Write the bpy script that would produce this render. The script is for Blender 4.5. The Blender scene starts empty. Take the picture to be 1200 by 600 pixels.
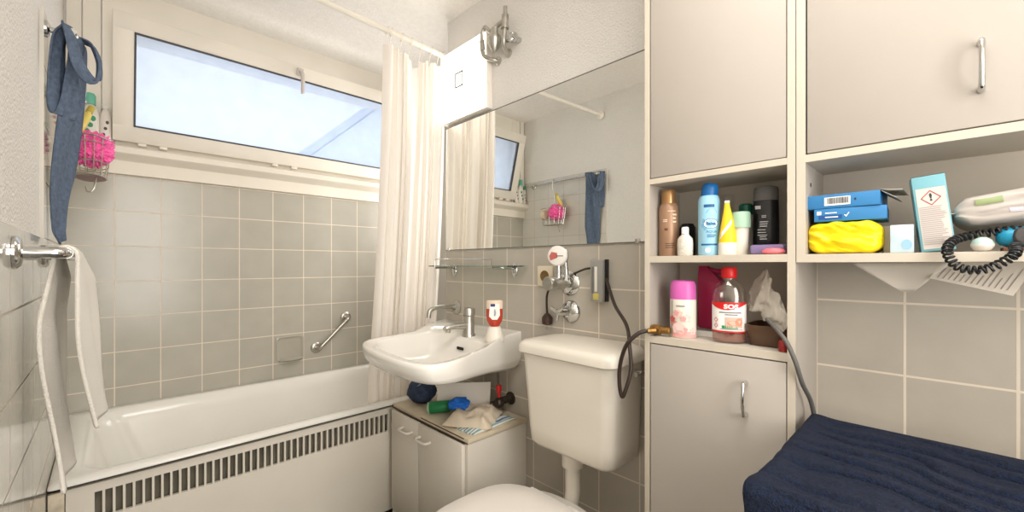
import bpy, bmesh, math, random
from mathutils import Vector, Matrix, noise
random.seed(7)
PI = math.pi
H = 1.15                      # eye height above the floor; all coordinates below are metres from the eye, z up
XL, XR, YB, YE = -0.12, 1.186, 2.437, 1.687      # left wall, right wall, back wall, end of right wall
FL, CE = -H, 1.18
col = bpy.context.scene.collection

# ------------------------------------------------------------------ materials
def lin(c):
    return tuple(((v/255)/12.92 if v/255 <= .04045 else (((v/255)+.055)/1.055)**2.4) for v in c) + (1,)
MATS = {}
def mat(name, c, rough=.5, metal=0, bump=0, bscale=80, var=0, vscale=6, trans=0, ior=1.45, sheen=0, emit=0, coat=0, sub=0, stretch=None, bdist=.002):
    if name in MATS: return MATS[name]
    m = bpy.data.materials.new(name); m.use_nodes = True
    nt = m.node_tree; b = nt.nodes['Principled BSDF']; L = nt.links
    b.inputs['Base Color'].default_value = lin(c); b.inputs['Roughness'].default_value = rough
    b.inputs['Metallic'].default_value = metal; b.inputs['IOR'].default_value = ior
    b.inputs['Transmission Weight'].default_value = trans
    b.inputs['Coat Weight'].default_value = coat
    if sheen: b.inputs['Sheen Weight'].default_value = sheen
    if emit:
        b.inputs['Emission Color'].default_value = lin(c); b.inputs['Emission Strength'].default_value = emit
    tc = nt.nodes.new('ShaderNodeTexCoord'); src = tc.outputs['Object']
    if stretch:
        mp = nt.nodes.new('ShaderNodeMapping'); mp.inputs['Scale'].default_value = stretch
        L.new(src, mp.inputs['Vector']); src = mp.outputs['Vector']
    n = nt.nodes.new('ShaderNodeTexNoise'); n.inputs['Scale'].default_value = vscale; n.inputs['Detail'].default_value = 4
    L.new(src, n.inputs['Vector'])
    v = var if var else .03
    mr = nt.nodes.new('ShaderNodeMapRange'); mr.inputs['To Min'].default_value = 1-v; mr.inputs['To Max'].default_value = 1+v
    mr.inputs['From Min'].default_value = .3; mr.inputs['From Max'].default_value = .7
    L.new(n.outputs['Fac'], mr.inputs['Value'])
    hs = nt.nodes.new('ShaderNodeHueSaturation'); hs.inputs['Color'].default_value = lin(c)
    L.new(mr.outputs['Result'], hs.inputs['Value']); L.new(hs.outputs['Color'], b.inputs['Base Color'])
    if bump:
        n2 = nt.nodes.new('ShaderNodeTexNoise'); n2.inputs['Scale'].default_value = bscale; n2.inputs['Detail'].default_value = 3
        L.new(src, n2.inputs['Vector'])
        bp = nt.nodes.new('ShaderNodeBump'); bp.inputs['Strength'].default_value = bump; bp.inputs['Distance'].default_value = bdist
        L.new(n2.outputs['Fac'], bp.inputs['Height']); L.new(bp.outputs['Normal'], b.inputs['Normal'])
    MATS[name] = m
    return m

def tile_mat(name, c, c2, grout, rough):
    m = bpy.data.materials.new(name); m.use_nodes = True
    nt = m.node_tree; b = nt.nodes['Principled BSDF']; L = nt.links
    uv = nt.nodes.new('ShaderNodeUVMap'); uv.uv_map = 'uv'
    br = nt.nodes.new('ShaderNodeTexBrick'); br.offset = 0; br.squash = 1
    br.inputs['Color1'].default_value = lin(c); br.inputs['Color2'].default_value = lin(c2); br.inputs['Mortar'].default_value = lin(grout)
    br.inputs['Scale'].default_value = 1; br.inputs['Brick Width'].default_value = 1; br.inputs['Row Height'].default_value = 1
    br.inputs['Mortar Size'].default_value = .016; br.inputs['Mortar Smooth'].default_value = .2; br.inputs['Bias'].default_value = 0
    L.new(uv.outputs['UV'], br.inputs['Vector'])
    n = nt.nodes.new('ShaderNodeTexNoise'); n.inputs['Scale'].default_value = 1.45; n.inputs['Detail'].default_value = 8
    L.new(uv.outputs['UV'], n.inputs['Vector'])
    mr = nt.nodes.new('ShaderNodeMapRange'); mr.inputs['From Min'].default_value = .3; mr.inputs['From Max'].default_value = .7
    mr.inputs['To Min'].default_value = .95; mr.inputs['To Max'].default_value = 1.04
    L.new(n.outputs['Fac'], mr.inputs['Value'])
    hs = nt.nodes.new('ShaderNodeHueSaturation'); L.new(br.outputs['Color'], hs.inputs['Color']); L.new(mr.outputs['Result'], hs.inputs['Value'])
    L.new(hs.outputs['Color'], b.inputs['Base Color'])
    rr = nt.nodes.new('ShaderNodeMapRange'); rr.inputs['To Min'].default_value = rough; rr.inputs['To Max'].default_value = .8
    L.new(br.outputs['Fac'], rr.inputs['Value']); L.new(rr.outputs['Result'], b.inputs['Roughness'])
    bp = nt.nodes.new('ShaderNodeBump'); bp.invert = True; bp.inputs['Strength'].default_value = .35; bp.inputs['Distance'].default_value = .001
    L.new(br.outputs['Fac'], bp.inputs['Height']); L.new(bp.outputs['Normal'], b.inputs['Normal'])
    return m

def mix_trans(name, c, other, fac, rough=.2):
    """transparent pane / film mixed with a second closure"""
    m = bpy.data.materials.new(name); m.use_nodes = True
    nt = m.node_tree; L = nt.links; out = nt.nodes['Material Output']; nt.nodes.remove(nt.nodes['Principled BSDF'])
    t = nt.nodes.new('ShaderNodeBsdfTransparent'); mx = nt.nodes.new('ShaderNodeMixShader'); mx.inputs[0].default_value = fac
    o = nt.nodes.new(other); o.inputs['Color'].default_value = lin(c)
    if 'Roughness' in o.inputs: o.inputs['Roughness'].default_value = rough
    tc = nt.nodes.new('ShaderNodeTexCoord'); n = nt.nodes.new('ShaderNodeTexNoise'); n.inputs['Scale'].default_value = 14; n.inputs['Detail'].default_value = 6
    L.new(tc.outputs['Object'], n.inputs['Vector'])
    hs = nt.nodes.new('ShaderNodeHueSaturation'); hs.inputs['Color'].default_value = lin(c)
    mr = nt.nodes.new('ShaderNodeMapRange'); mr.inputs['To Min'].default_value = .88; mr.inputs['To Max'].default_value = 1.1
    L.new(n.outputs['Fac'], mr.inputs['Value']); L.new(mr.outputs['Result'], hs.inputs['Value']); L.new(hs.outputs['Color'], o.inputs['Color'])
    L.new(t.outputs[0], mx.inputs[1]); L.new(o.outputs[0], mx.inputs[2]); L.new(mx.outputs[0], out.inputs['Surface'])
    MATS[name] = m
    return m

def cloth_mat(name, c, tr=.35, bump=.3, bscale=300, var=.05):
    m = bpy.data.materials.new(name); m.use_nodes = True
    nt = m.node_tree; L = nt.links; out = nt.nodes['Material Output']; b = nt.nodes['Principled BSDF']
    b.inputs['Base Color'].default_value = lin(c); b.inputs['Roughness'].default_value = .7
    tl = nt.nodes.new('ShaderNodeBsdfTranslucent'); tl.inputs['Color'].default_value = lin(c)
    mx = nt.nodes.new('ShaderNodeMixShader'); mx.inputs[0].default_value = tr
    L.new(b.outputs[0], mx.inputs[1]); L.new(tl.outputs[0], mx.inputs[2]); L.new(mx.outputs[0], out.inputs['Surface'])
    tc = nt.nodes.new('ShaderNodeTexCoord'); n = nt.nodes.new('ShaderNodeTexNoise'); n.inputs['Scale'].default_value = bscale
    L.new(tc.outputs['Object'], n.inputs['Vector'])
    bp = nt.nodes.new('ShaderNodeBump'); bp.inputs['Strength'].default_value = bump; bp.inputs['Distance'].default_value = .001
    L.new(n.outputs['Fac'], bp.inputs['Height']); L.new(bp.outputs['Normal'], b.inputs['Normal'])
    return m

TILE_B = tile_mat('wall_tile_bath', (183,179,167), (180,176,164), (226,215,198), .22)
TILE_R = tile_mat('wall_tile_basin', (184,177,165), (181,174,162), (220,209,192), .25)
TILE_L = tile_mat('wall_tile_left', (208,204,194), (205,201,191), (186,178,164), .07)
PLASTER = mat('rough_plaster', (226,222,216), .85, bump=1, bscale=150, bdist=.0045, var=.05, vscale=170)
PLASTER2 = mat('ceiling_plaster', (244,239,232), .9, bump=.8, bscale=90, bdist=.004, var=.03, vscale=40)
FLOORM = mat('dark_floor', (70,66,62), .4, var=.1)
WPAINT = mat('white_window_paint', (237,231,219), .45)
LEDGE = mat('window_ledge_paint', (236,229,216), .5)
MOULD = mat('window_seal', (70,70,72), .6)
CER = mat('white_ceramic', (236,232,224), .12, coat=.3, var=.01)
PLAST = mat('white_plastic', (225,218,205), .28, var=.012)
SEATP = mat('toilet_lid_plastic', (238,232,224), .3, var=.01)
ENAMEL = mat('tub_enamel', (232,229,221), .15, coat=.2, var=.015)
PANELM = mat('tub_panel_paint', (226,219,205), .45, var=.02)
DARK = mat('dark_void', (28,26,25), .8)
CHROME = mat('chrome', (205,205,202), .12, metal=1, var=.06, vscale=30)
CHROMED = mat('dull_chrome', (190,187,178), .36, metal=1, var=.12, vscale=50)
STEEL = mat('brushed_steel', (190,186,178), .28, metal=1)
MELA = mat('grey_melamine', (176,168,158), .5, var=.012)
MELAE = mat('cabinet_edge_band', (198,188,171), .55, var=.02)
MELAI = mat('cabinet_inside', (196,188,175), .6)
BASEC = mat('basin_cupboard_white', (219,212,199), .5, var=.02)
WORN = mat('worn_board_edge', (176,152,116), .7, var=.3, vscale=60)
NAVY = mat('navy_terry', (16,29,54), 1, bump=1, bscale=420, bdist=.008, var=.6, vscale=200)
DENIM = mat('blue_linen', (88,102,122), .95, bump=.8, bscale=260, bdist=.003, var=.22, vscale=90)
TERRY = mat('cream_terry', (232,226,214), .95, bump=1, bscale=450, bdist=.003, var=.05, sheen=.3)
PINK = mat('pink_netting', (252,112,180), .8, var=.25, vscale=60)
CURT = cloth_mat('curtain_fabric', (252,247,240), .35)
BLACKP = mat('black_plastic', (24,24,25), .4)
RUBBER = mat('black_cable', (44,36,30), .5)
GREY = mat('grey_plastic', (150,148,142), .4)
CREAMP = mat('cream_plastic', (226,215,190), .4)
BRASS = mat('aged_brass', (150,112,60), .4, metal=.8, var=.3, vscale=90)
RED = mat('red_plastic', (206,30,30), .35)
WHITE = mat('white_print', (240,238,232), .5)
INK = mat('dark_print', (40,40,46), .6)
GREYINK = mat('grey_print', (132,130,130), .6)
LAMPM = mat('lamp_glow', (255,251,242), .4, emit=2.2)
MIRROR = mat('mirror_silver', (236,236,232), .0, metal=1, var=.001)
GLASSG = mat('shelf_glass', (205,228,218), .02, trans=1, ior=1.3)
PANE = mix_trans('frosted_pane', (206,216,232), 'ShaderNodeBsdfTranslucent', .55)
CLEARP = mix_trans('clear_plastic', (225,218,210), 'ShaderNodeBsdfGlossy', .16, .12)
FILM = mix_trans('plastic_film', (225,218,205), 'ShaderNodeBsdfDiffuse', .6)
CARD = mat('white_card', (222,216,206), .6)

# ------------------------------------------------------------------ mesh builder
class MB:
    def __init__(s):
        s.v = []; s.f = []; s.mi = []; s.uv = {}; s.m = 0
    def add(s, vs, fs):
        o = len(s.v); s.v += [tuple(p) for p in vs]
        for f in fs: s.f.append([o+i for i in f]); s.mi.append(s.m)
        return s
    def box(s, x0, x1, y0, y1, z0, z1, bev=0, seg=2, M=None):
        bm = bmesh.new(); bmesh.ops.create_cube(bm, size=1)
        for v in bm.verts:
            v.co = Vector((x0+(v.co.x+.5)*(x1-x0), y0+(v.co.y+.5)*(y1-y0), z0+(v.co.z+.5)*(z1-z0)))
        if bev: bmesh.ops.bevel(bm, geom=list(bm.edges), offset=bev, segments=seg, affect='EDGES', profile=.5, clamp_overlap=True)
        if M is not None: bm.transform(M)
        bm.verts.index_update()
        s.add([v.co[:] for v in bm.verts], [[v.index for v in f.verts] for f in bm.faces]); bm.free()
        return s
    def loft(s, rings, close=True, cap0=True, cap1=True):
        n = len(rings[0]); o = len(s.v)
        for r in rings: s.v += [tuple(p) for p in r]
        for i in range(len(rings)-1):
            for j in range(n if close else n-1):
                k = (j+1) % n
                s.f.append([o+i*n+j, o+i*n+k, o+(i+1)*n+k, o+(i+1)*n+j]); s.mi.append(s.m)
        if cap0: s.f.append([o+j for j in range(n)][::-1]); s.mi.append(s.m)
        if cap1: s.f.append([o+(len(rings)-1)*n+j for j in range(n)]); s.mi.append(s.m)
        return s
    def lathe(s, c, prof, n=28, ax=(0,0,1), sx=1, sy=1, rot=0):
        """prof: list of (r, h) or (r, h, mat) ; mat applies to the band that starts there"""
        ax = Vector(ax).normalized()
        q = Vector((0,0,1)).rotation_difference(ax).to_matrix() @ Matrix.Rotation(rot, 3, 'Z'); c = Vector(c)
        rings = [[c + q @ Vector((p[0]*sx*math.cos(2*PI*j/n), p[0]*sy*math.sin(2*PI*j/n), p[1])) for j in range(n)] for p in prof]
        o = len(s.v)
        for r in rings: s.v += [tuple(p) for p in r]
        for i in range(len(rings)-1):
            if len(prof[i]) > 2: s.m = prof[i][2]
            for j in range(n):
                k = (j+1) % n
                s.f.append([o+i*n+j, o+i*n+k, o+(i+1)*n+k, o+(i+1)*n+j]); s.mi.append(s.m)
        m0 = prof[0][2] if len(prof[0]) > 2 else s.m
        s.f.append([o+j for j in range(n)][::-1]); s.mi.append(m0)
        s.f.append([o+(len(rings)-1)*n+j for j in range(n)]); s.mi.append(s.m)
        return s
    def tube(s, pts, r, n=10, smooth=0, cap=True):
        pts = [Vector(p) for p in pts]
        if smooth: pts = catmull(pts, smooth)
        rs = r if isinstance(r, (list, tuple)) else [r]*len(pts)
        if len(rs) != len(pts): rs = [rs[min(len(rs)-1, int(i*len(rs)/len(pts)))] for i in range(len(pts))]
        t0 = (pts[1]-pts[0]).normalized()
        up = Vector((0,0,1)) if abs(t0.z) < .9 else Vector((1,0,0))
        nn = t0.cross(up).normalized(); rings = []
        for i, p in enumerate(pts):
            t = (pts[min(i+1, len(pts)-1)] - pts[max(i-1, 0)]).normalized()
            nn = (nn - t*nn.dot(t)).normalized(); bn = t.cross(nn)
            rings.append([p + rs[i]*(math.cos(2*PI*j/n)*nn + math.sin(2*PI*j/n)*bn) for j in range(n)])
        return s.loft(rings, True, cap, cap)
    def grid(s, fn, nu, nv):
        o = len(s.v)
        for i in range(nu+1):
            for j in range(nv+1): s.v.append(tuple(fn(i/nu, j/nv)))
        for i in range(nu):
            for j in range(nv):
                a = o+i*(nv+1)+j
                s.f.append([a, a+nv+1, a+nv+2, a+1]); s.mi.append(s.m)
        return s
    def quad(s, a, b, c, d, uv=None):
        s.add([a,b,c,d], [[0,1,2,3]])
        if uv: s.uv[len(s.f)-1] = uv
        return s
    def poly(s, pts):
        return s.add(pts, [list(range(len(pts)))])
    def ball(s, c, r, sub=3, fn=None, sx=1, sy=1, sz=1):
        bm = bmesh.new(); bmesh.ops.create_icosphere(bm, subdivisions=sub, radius=1); c = Vector(c)
        vs = []
        for v in bm.verts:
            k = fn(v.co) if fn else 1
            vs.append(c + Vector((v.co.x*sx, v.co.y*sy, v.co.z*sz))*r*k)
        bm.verts.index_update()
        s.add(vs, [[v.index for v in f.verts] for f in bm.faces]); bm.free()
        return s
    def text(s, txt, size, fn, bold=0, align='CENTER', sub=0):
        cu = bpy.data.curves.new('t', 'FONT'); cu.body = txt; cu.size = size; cu.align_x = align; cu.align_y = 'CENTER'; cu.offset = bold; cu.resolution_u = 3
        ob = bpy.data.objects.new('t', cu); col.objects.link(ob)
        dg = bpy.context.evaluated_depsgraph_get(); me = ob.evaluated_get(dg).to_mesh()
        s.add([fn(v.co.x, v.co.y) for v in me.vertices], [list(p.vertices) for p in me.polygons])
        ob.evaluated_get(dg).to_mesh_clear(); bpy.data.objects.remove(ob); bpy.data.curves.remove(cu)
        return s
    def patch(s, fn, u0, u1, v0, v1, n=8):
        """small printed rectangle on a (possibly curved) face"""
        return s.grid(lambda a, b: fn(u0+(u1-u0)*a, v0+(v1-v0)*b), n, 1)

def catmull(P, k):
    P = [P[0]*2-P[1]] + list(P) + [P[-1]*2-P[-2]]; out = []
    for i in range(1, len(P)-2):
        a, b, c, d = P[i-1:i+3]
        for j in range(k):
            t = j/k
            out.append(.5*((2*b)+(c-a)*t+(2*a-5*b+4*c-d)*t*t+(3*b-a-3*c+d)*t**3))
    out.append(P[-2]); return out

def rrect(x0, x1, y0, y1, r, z, n=6):
    pts = []
    for cx, cy, a in ((x1-r, y1-r, 0), (x0+r, y1-r, 90), (x0+r, y0+r, 180), (x1-r, y0+r, 270)):
        for i in range(n+1):
            t = math.radians(a+90*i/n); pts.append(Vector((cx+r*math.cos(t), cy+r*math.sin(t), z)))
    return pts

def flat(x, y, z):      # a face that looks towards -x : u runs to the viewer's right
    return lambda u, v: (x, y-u, z+v)
def wrap(cx, cy, R, z, turn=0, eps=.0004):
    ph = math.atan2(-cy, -cx) + turn
    return lambda u, v: (cx+(R+eps)*math.cos(ph+u/R), cy+(R+eps)*math.sin(ph+u/R), z+v)

ORIG = {}
def root_loc(o):
    while o.parent: o = o.parent
    return ORIG[o.name]
def obj(name, mb, mats, parent=None, loc=None, angle=40, label=None, solid=0, subsurf=0, flatsh=False):
    if not isinstance(mats, (list, tuple)): mats = [mats]
    base = root_loc(parent) if parent else Vector(loc or (0,0,0))
    me = bpy.data.meshes.new(name)
    me.from_pydata([Vector(p)-base for p in mb.v], [], mb.f)
    for m in mats: me.materials.append(m)
    me.polygons.foreach_set('material_index', mb.mi)
    if mb.uv:
        ul = me.uv_layers.new(name='uv')
        for fi, uv in mb.uv.items():
            for li, c in zip(me.polygons[fi].loop_indices, uv): ul.data[li].uv = c
    me.update()
    bm = bmesh.new(); bm.from_mesh(me)
    if not mb.uv: bmesh.ops.recalc_face_normals(bm, faces=bm.faces)
    bm.to_mesh(me); bm.free()
    if not flatsh:
        me.polygons.foreach_set('use_smooth', [True]*len(me.polygons)); me.set_sharp_from_angle(angle=math.radians(angle))
    o = bpy.data.objects.new(name, me); col.objects.link(o)
    if solid:
        md = o.modifiers.new('thickness', 'SOLIDIFY'); md.thickness = solid; md.offset = 0
    if subsurf:
        md = o.modifiers.new('smooth', 'SUBSURF'); md.levels = subsurf; md.render_levels = subsurf
    if parent: o.parent = parent
    else: o.location = base; ORIG[o.name] = base
    if label: o['label'] = label
    return o
def tag(o, label, cat, group=None, kind=None):
    o['label'] = label; o['category'] = cat
    if group: o['group'] = group
    if kind: o['kind'] = kind
    return o
def thing(name, label, cat, loc, group=None):
    o = bpy.data.objects.new(name, None); col.objects.link(o); o.location = loc; o.empty_display_size = .02
    ORIG[o.name] = Vector(loc)
    return tag(o, label, cat, group)
def struct(name, mb, mats, parent=None, **k):
    o = obj(name, mb, mats, parent, **k)
    if not parent: o['kind'] = 'structure'
    return o

# ------------------------------------------------------------------ room shell
T = .15
struct('floor', MB().box(-.3, 2.0, -1.0, 2.7, FL-.05, FL), FLOORM)
struct('ceiling', MB().box(-.3, 2.0, -1.0, 2.7, CE, CE+.05), PLASTER2)
wl = struct('wall_left', MB().box(XL-.15, XL-.008, -1.0, 2.7, FL, CE), PLASTER)
m = MB(); z1 = .068
def tq(mb, a, b, c, d, uvs): mb.quad(a, b, c, d, uvs)
def uvyz(y, z): return ((1.2558-y)/T, (z+.08)/T)
def yz_face(mb, x, y0, y1, za, zb): mb.quad((x,y0,za), (x,y1,za), (x,y1,zb), (x,y0,zb), [uvyz(y0,za), uvyz(y1,za), uvyz(y1,zb), uvyz(y0,zb)])
yz_face(m, XL, -1.0, 1.625, FL, z1); yz_face(m, XL, 1.625, YB, FL, .67)
m.quad((XL-.008,1.625,z1), (XL,1.625,z1), (XL,1.625,.67), (XL-.008,1.625,.67), [(.5,.5)]*4)
m.quad((XL-.008,-1,z1), (XL,-1,z1), (XL,1.625,z1), (XL-.008,1.625,z1), [(.5,.5)]*4)
m.quad((XL-.008,1.625,.67), (XL,1.625,.67), (XL,YB,.67), (XL-.008,YB,.67), [(.5,.5)]*4)
struct('tiling', m, TILE_L, wl, flatsh=True)
wr = struct('wall_right', MB().box(XR+.008, 1.85, -1.0, YE-.001, FL, CE), PLASTER)
struct('wall_end', MB().box(1.6, 1.85, YE-.001, 2.7, FL, CE), PLASTER)
m = MB()
yz_face(m, XR, -1.0, YE, FL, .07)
m.quad((XR,-1,.07), (XR,YE,.07), (XR+.008,YE,.07), (XR+.008,-1,.07), [(.5,.5)]*4)
m.quad((XR,YE,FL), (XR+.008,YE,FL), (XR+.008,YE,.07), (XR,YE,.07), [(.5,.5)]*4)
struct('tiling', m, TILE_R, wr, flatsh=True)
struct('wall_front', MB().box(-.3, 2.0, -1.05, -1.0, FL, CE), PLASTER)
# back wall with the opening of the window
WX0, WX1, WZ0, WZ1 = .02, 1.54, .53, 1.03
m = MB(); yb0, yb1 = YB+.008, YB+.2
m.box(-.3, 2.0, yb0, yb1, FL, WZ0); m.box(-.3, 2.0, yb0, yb1, WZ1, CE)
m.box(-.3, WX0, yb0, yb1, WZ0, WZ1); m.box(WX1, 2.0, yb0, yb1, WZ0, WZ1)
wb = struct('wall_back', m, PLASTER2)
def uvxz(x, z): return ((x-.01935)/T, (z-.2298)/T)
m = MB()
m.quad((XL,YB,FL), (1.6,YB,FL), (1.6,YB,.40), (XL,YB,.40), [uvxz(XL,FL), uvxz(1.6,FL), uvxz(1.6,.4), uvxz(XL,.4)])
struct('tiling', m, TILE_B, wb, flatsh=True)
# boarding left of the window and the ledge under it
m = MB().box(XL, -.078, YB-.012, YB+.008, .50, CE).box(-.074, -.022, YB-.008, YB+.008, .50, CE).box(-.018, WX0-.004, YB-.012, YB+.008, .50, CE)
m.box(WX0-.004, 1.6, YB-.010, YB+.008, 1.04, CE)
struct('trim_1', m, WPAINT)
m = MB(); pr = [(YB+.05, .497), (YB-.062, .497), (YB-.072, .489), (YB-.072, .466), (YB-.060, .455), (YB-.030, .447), (YB-.022, .44), (YB-.022, .385), (YB+.05, .385)]
m.loft([[(x, y, z) for y, z in pr] for x in (XL, 1.6)])
struct('trim_2', m, LEDGE)
# fixed frame and tilted sash
w = MB()
for x0, x1, za, zb in ((WX0, WX1, WZ0-.03, WZ0+.015), (WX0, WX1, WZ1-.03, WZ1+.01), (WX0-.004, WX0+.035, WZ0, WZ1), (WX1-.035, WX1, WZ0, WZ1)):
    w.box(x0, x1, YB-.005, YB+.07, za, zb, .003)
win = struct('window_1', w, WPAINT)
hy, hz = YB-.015, .527; ang = math.atan2(.125, .48)
Rm = Matrix.Translation((0, hy, hz)) @ Matrix.Rotation(ang, 4, 'X')
SH = .505; x0, x1 = .012, 1.55; fw = .066
s_ = MB()
s_.box(x0, x1, -.03, .03, 0, fw, .004, M=Rm); s_.box(x0, x1, -.03, .03, SH-fw, SH, .004, M=Rm)
s_.box(x0, x0+fw, -.03, .03, fw-.004, SH-fw+.004, .004, M=Rm); s_.box(x1-fw, x1, -.03, .03, fw-.004, SH-fw+.004, .004, M=Rm)
sash = obj('sash', s_, WPAINT, win)
g = MB(); b_ = .0055
for a0, a1, c0, c1 in ((x0+fw, x1-fw, fw-.001, fw+b_), (x0+fw, x1-fw, SH-fw-b_, SH-fw+.001), (x0+fw-.001, x0+fw+b_, fw, SH-fw), (x1-fw-b_, x1-fw+.001, fw, SH-fw)):
    g.box(a0, a1, -.031, -.012, c0, c1, M=Rm)
obj('seal', g, MOULD, sash)
obj('pane', MB().box(x0+fw, x1-fw, -.004, .004, fw, SH-fw, M=Rm), PANE, sash)
hx = .70
hb = MB().box(hx-.016, hx+.016, -.042, -.03, SH-.05, SH-.012, .004, M=Rm)
hb.tube([Rm @ Vector((hx, -.04, SH-.032)), Rm @ Vector((hx, -.062, SH-.036)), Rm @ Vector((hx+.004, -.072, SH-.055)), Rm @ Vector((hx+.008, -.074, SH-.135))], [.009, .009, .010, .0095, .008], 10, 5)
obj('handle', hb, mat('window_handle', (206,198,192), .4), sash)
hg = MB()
for x in (.09, .16, .60, .69): hg.box(x, x+.028, YB-.062, YB-.04, .505, .517, .003)
obj('hinge', hg, WPAINT, win)
# what the pane looks out on: a neighbouring house under a white sky
eo = thing('neighbour_house', 'pale grey gabled house front seen dimly through the frosted window pane', 'house', (2.2, 5.3, FL))
m = MB()
prof = [(1.30, .90), (3.3, 2.76), (5.4, 1.2), (5.4, -1.15), (1.30, -1.15)]
m.loft([[(x, y, z) for x, z in prof] for y in (5.0, 5.6)])
obj('wall', m, mat('house_render', (226,232,242), .9), eo)
m = MB().loft([[(1.20, y, .84), (3.3, y, 2.79), (3.3, y, 2.88), (1.15, y, .88)] for y in (4.9, 5.7)])
obj('roof_edge', m, mat('house_roof', (176,184,198), .8), eo)

# ------------------------------------------------------------------ bathtub and its panel
m = MB(); X0, X1, Y0, Y1 = XL+.001, 1.598, 1.672, YB-.002
R = [rrect(X0, X1, Y0, Y1, .012, -.611), rrect(X0, X1, Y0, Y1, .012, -.607), rrect(X0+.002, X1-.002, Y0+.002, Y1-.001, .014, -.603), rrect(X0+.01, X1-.01, Y0+.010, Y1-.004, .02, -.597)]
R += [rrect(X0+.055, X1-.05, Y0+.05, Y1-.04, .08, -.599), rrect(X0+.07, X1-.06, Y0+.062, Y1-.05, .09, -.607), rrect(X0+.085, X1-.075, Y0+.075, Y1-.065, .10, -.66), rrect(X0+.16, X1-.13, Y0+.12, Y1-.11, .13, -.93), rrect(X0+.24, X1-.2, Y0+.18, Y1-.17, .12, -1.0)]
m.loft(R, True, False, True)
tag(obj('bathtub', m, ENAMEL, None, (.7, 2.05, FL), 60), 'white enamel bathtub built in along the tiled window wall', 'bathtub')
m = MB(); py0, py1 = 1.692, 1.704; za, zb = -.728, -.652; px0, px1 = XL+.035, XR-.0; n = 42; pitch = (.889+.026)/n; gx0 = -.028
m.box(px0, px1, py0, py1, zb, -.6265); m.box(px0, px1, py0, py1, -1.075, za); m.box(px0, gx0, py0, py1, za, zb); m.box(gx0+n*pitch, px1, py0, py1, za, zb)
for i in range(n): m.box(gx0+i*pitch+.0158, gx0+(i+1)*pitch, py0, py1, za, zb)
bp = thing('tub_surround', 'cream front panel of the bathtub with a long row of vent slots', 'panel', (.5, 1.70, FL))
obj('slotted_board', m, PANELM, bp)
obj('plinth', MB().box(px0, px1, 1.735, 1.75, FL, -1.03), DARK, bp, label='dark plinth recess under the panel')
obj('vent_recess', MB().box(px0, px1, 1.722, 1.735, -.75, -.615), mat('vent_dark', (112,106,92), .8, var=.25, vscale=12), bp, label='dull grey recess behind the slots')
obj('corner_strip', MB().box(XL+.002, XL+.033, 1.688, 1.70, FL, -.6265), mat('stained_corner', (210,198,176), .7, var=.3, vscale=30), bp, label='stained narrow strip at the wall end')

# grab bar and soap dish on the bath wall
gb = thing('grab_bar', 'short slanted chrome grab bar on the tiles above the tub', 'grab bar', (.93, YB, -.385))
A = Vector((1.0, YB, -.305)); B = Vector((.835, YB, -.462)); o_ = Vector((0, -.05, 0))
dv = (B-A).normalized()
obj('bar', MB().tube([A, A+o_*.55, A+o_*.95+dv*.012, A+o_+dv*.04, B+o_-dv*.04, B+o_*.95-dv*.012, B+o_*.55, B], .0105, 12, 5), STEEL, gb)
for p in (A, B): obj('flange', MB().lathe(p+Vector((0,-.0005,0)), [(.030, 0), (.030, .004), (.026, .008), (.014, .010)], 24, (0,-1,0)), STEEL, gb)
m = MB(); cx, cz = .70, -.447
R = [[(cx+a[0], YB-d, cz+a[1]) for a in [(p.x, p.y) for p in rrect(-w2, w2, -h2, h2, r2, 0)]] for w2, h2, r2, d in ((.068,.068,.018,.0), (.068,.068,.018,.006), (.062,.062,.018,.008), (.056,.056,.016,.003), (.05,.05,.014,.002))]
m.loft(R, True, False, True)
lip = []
for k in range(9):
    t = k/8; 
    lip.append((t-.5)*.11)
m.loft([[(cx+x, YB-.006-.05*math.cos(x/.06*1.25)**.6*q, cz-.058+zz) for q, zz in ((0,-.008), (.7,-.006), (1,.004), (1,.014), (.9,.014), (.82,.004), (0,.0))] for x in lip])
tag(obj('soap_dish', m, mat('tile_ceramic', (176,171,158), .2), None, (cx, YB, cz)), 'tile-coloured ceramic soap dish set into the bath wall', 'soap dish')

# ------------------------------------------------------------------ curtain rod, curtain
ry = 1.672
m = MB().tube([(XL+.001, ry, 1.05), (.6, ry, 1.022), (1.16, ry, 1.004)], .0125, 14)
rod = tag(obj('curtain_rod', m, mat('rod_white', (236,230,218), .35), None, (.5, ry, 1.02)), 'white shower curtain rod running across above the bathtub', 'rod')
obj('end_flange', MB().lathe((XL, ry, 1.05), [(.028, 0), (.028, .006), (.016, .012)], 20, (1,0,0)), WPAINT, rod)
obj('rod_hook', MB().tube([(1.159, ry, 1.004), (1.18, ry+.006, 1.003), (XR+.012, ry+.01, 1.003)], .008, 8), WPAINT, rod)
cu = thing('shower_curtain', 'white pleated shower curtain drawn to the right end of the tub', 'curtain', (1.0, 1.70, -.62))
def curtain(u, v):
    # v 0 top -> 1 bottom ; u along the cloth
    zt = .958 - .012*u
    gap = math.exp(-((u-.5)/.07)**2)
    z = zt + (-.70-zt)*v
    xt = .852 + u*.322; xb = .836 + u*.336
    e = v**1.2
    x = xt*(1-e)+xb*e + .012*math.sin(u*2*PI*11+1)
    amp = .016 + .008*v
    y = ry + .012 + .105*min(1, v*1.12)**1.6 + amp*math.sin(u*2*PI*8.5 + .6*math.sin(v*3)) + .006*math.sin(u*2*PI*21+2*v)
    z -= gap*.035*max(0, 1-v*6)
    x += (.02*gap*(1 if u > .5 else -1))*max(0, 1-v*3)
    y += .03*gap
    if x > 1.172: x = 1.172 + (x-1.172)*.3
    return (x, y, z)
obj('curtain_sheet', MB().grid(curtain, 220, 50), CURT, cu, angle=180)
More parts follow.
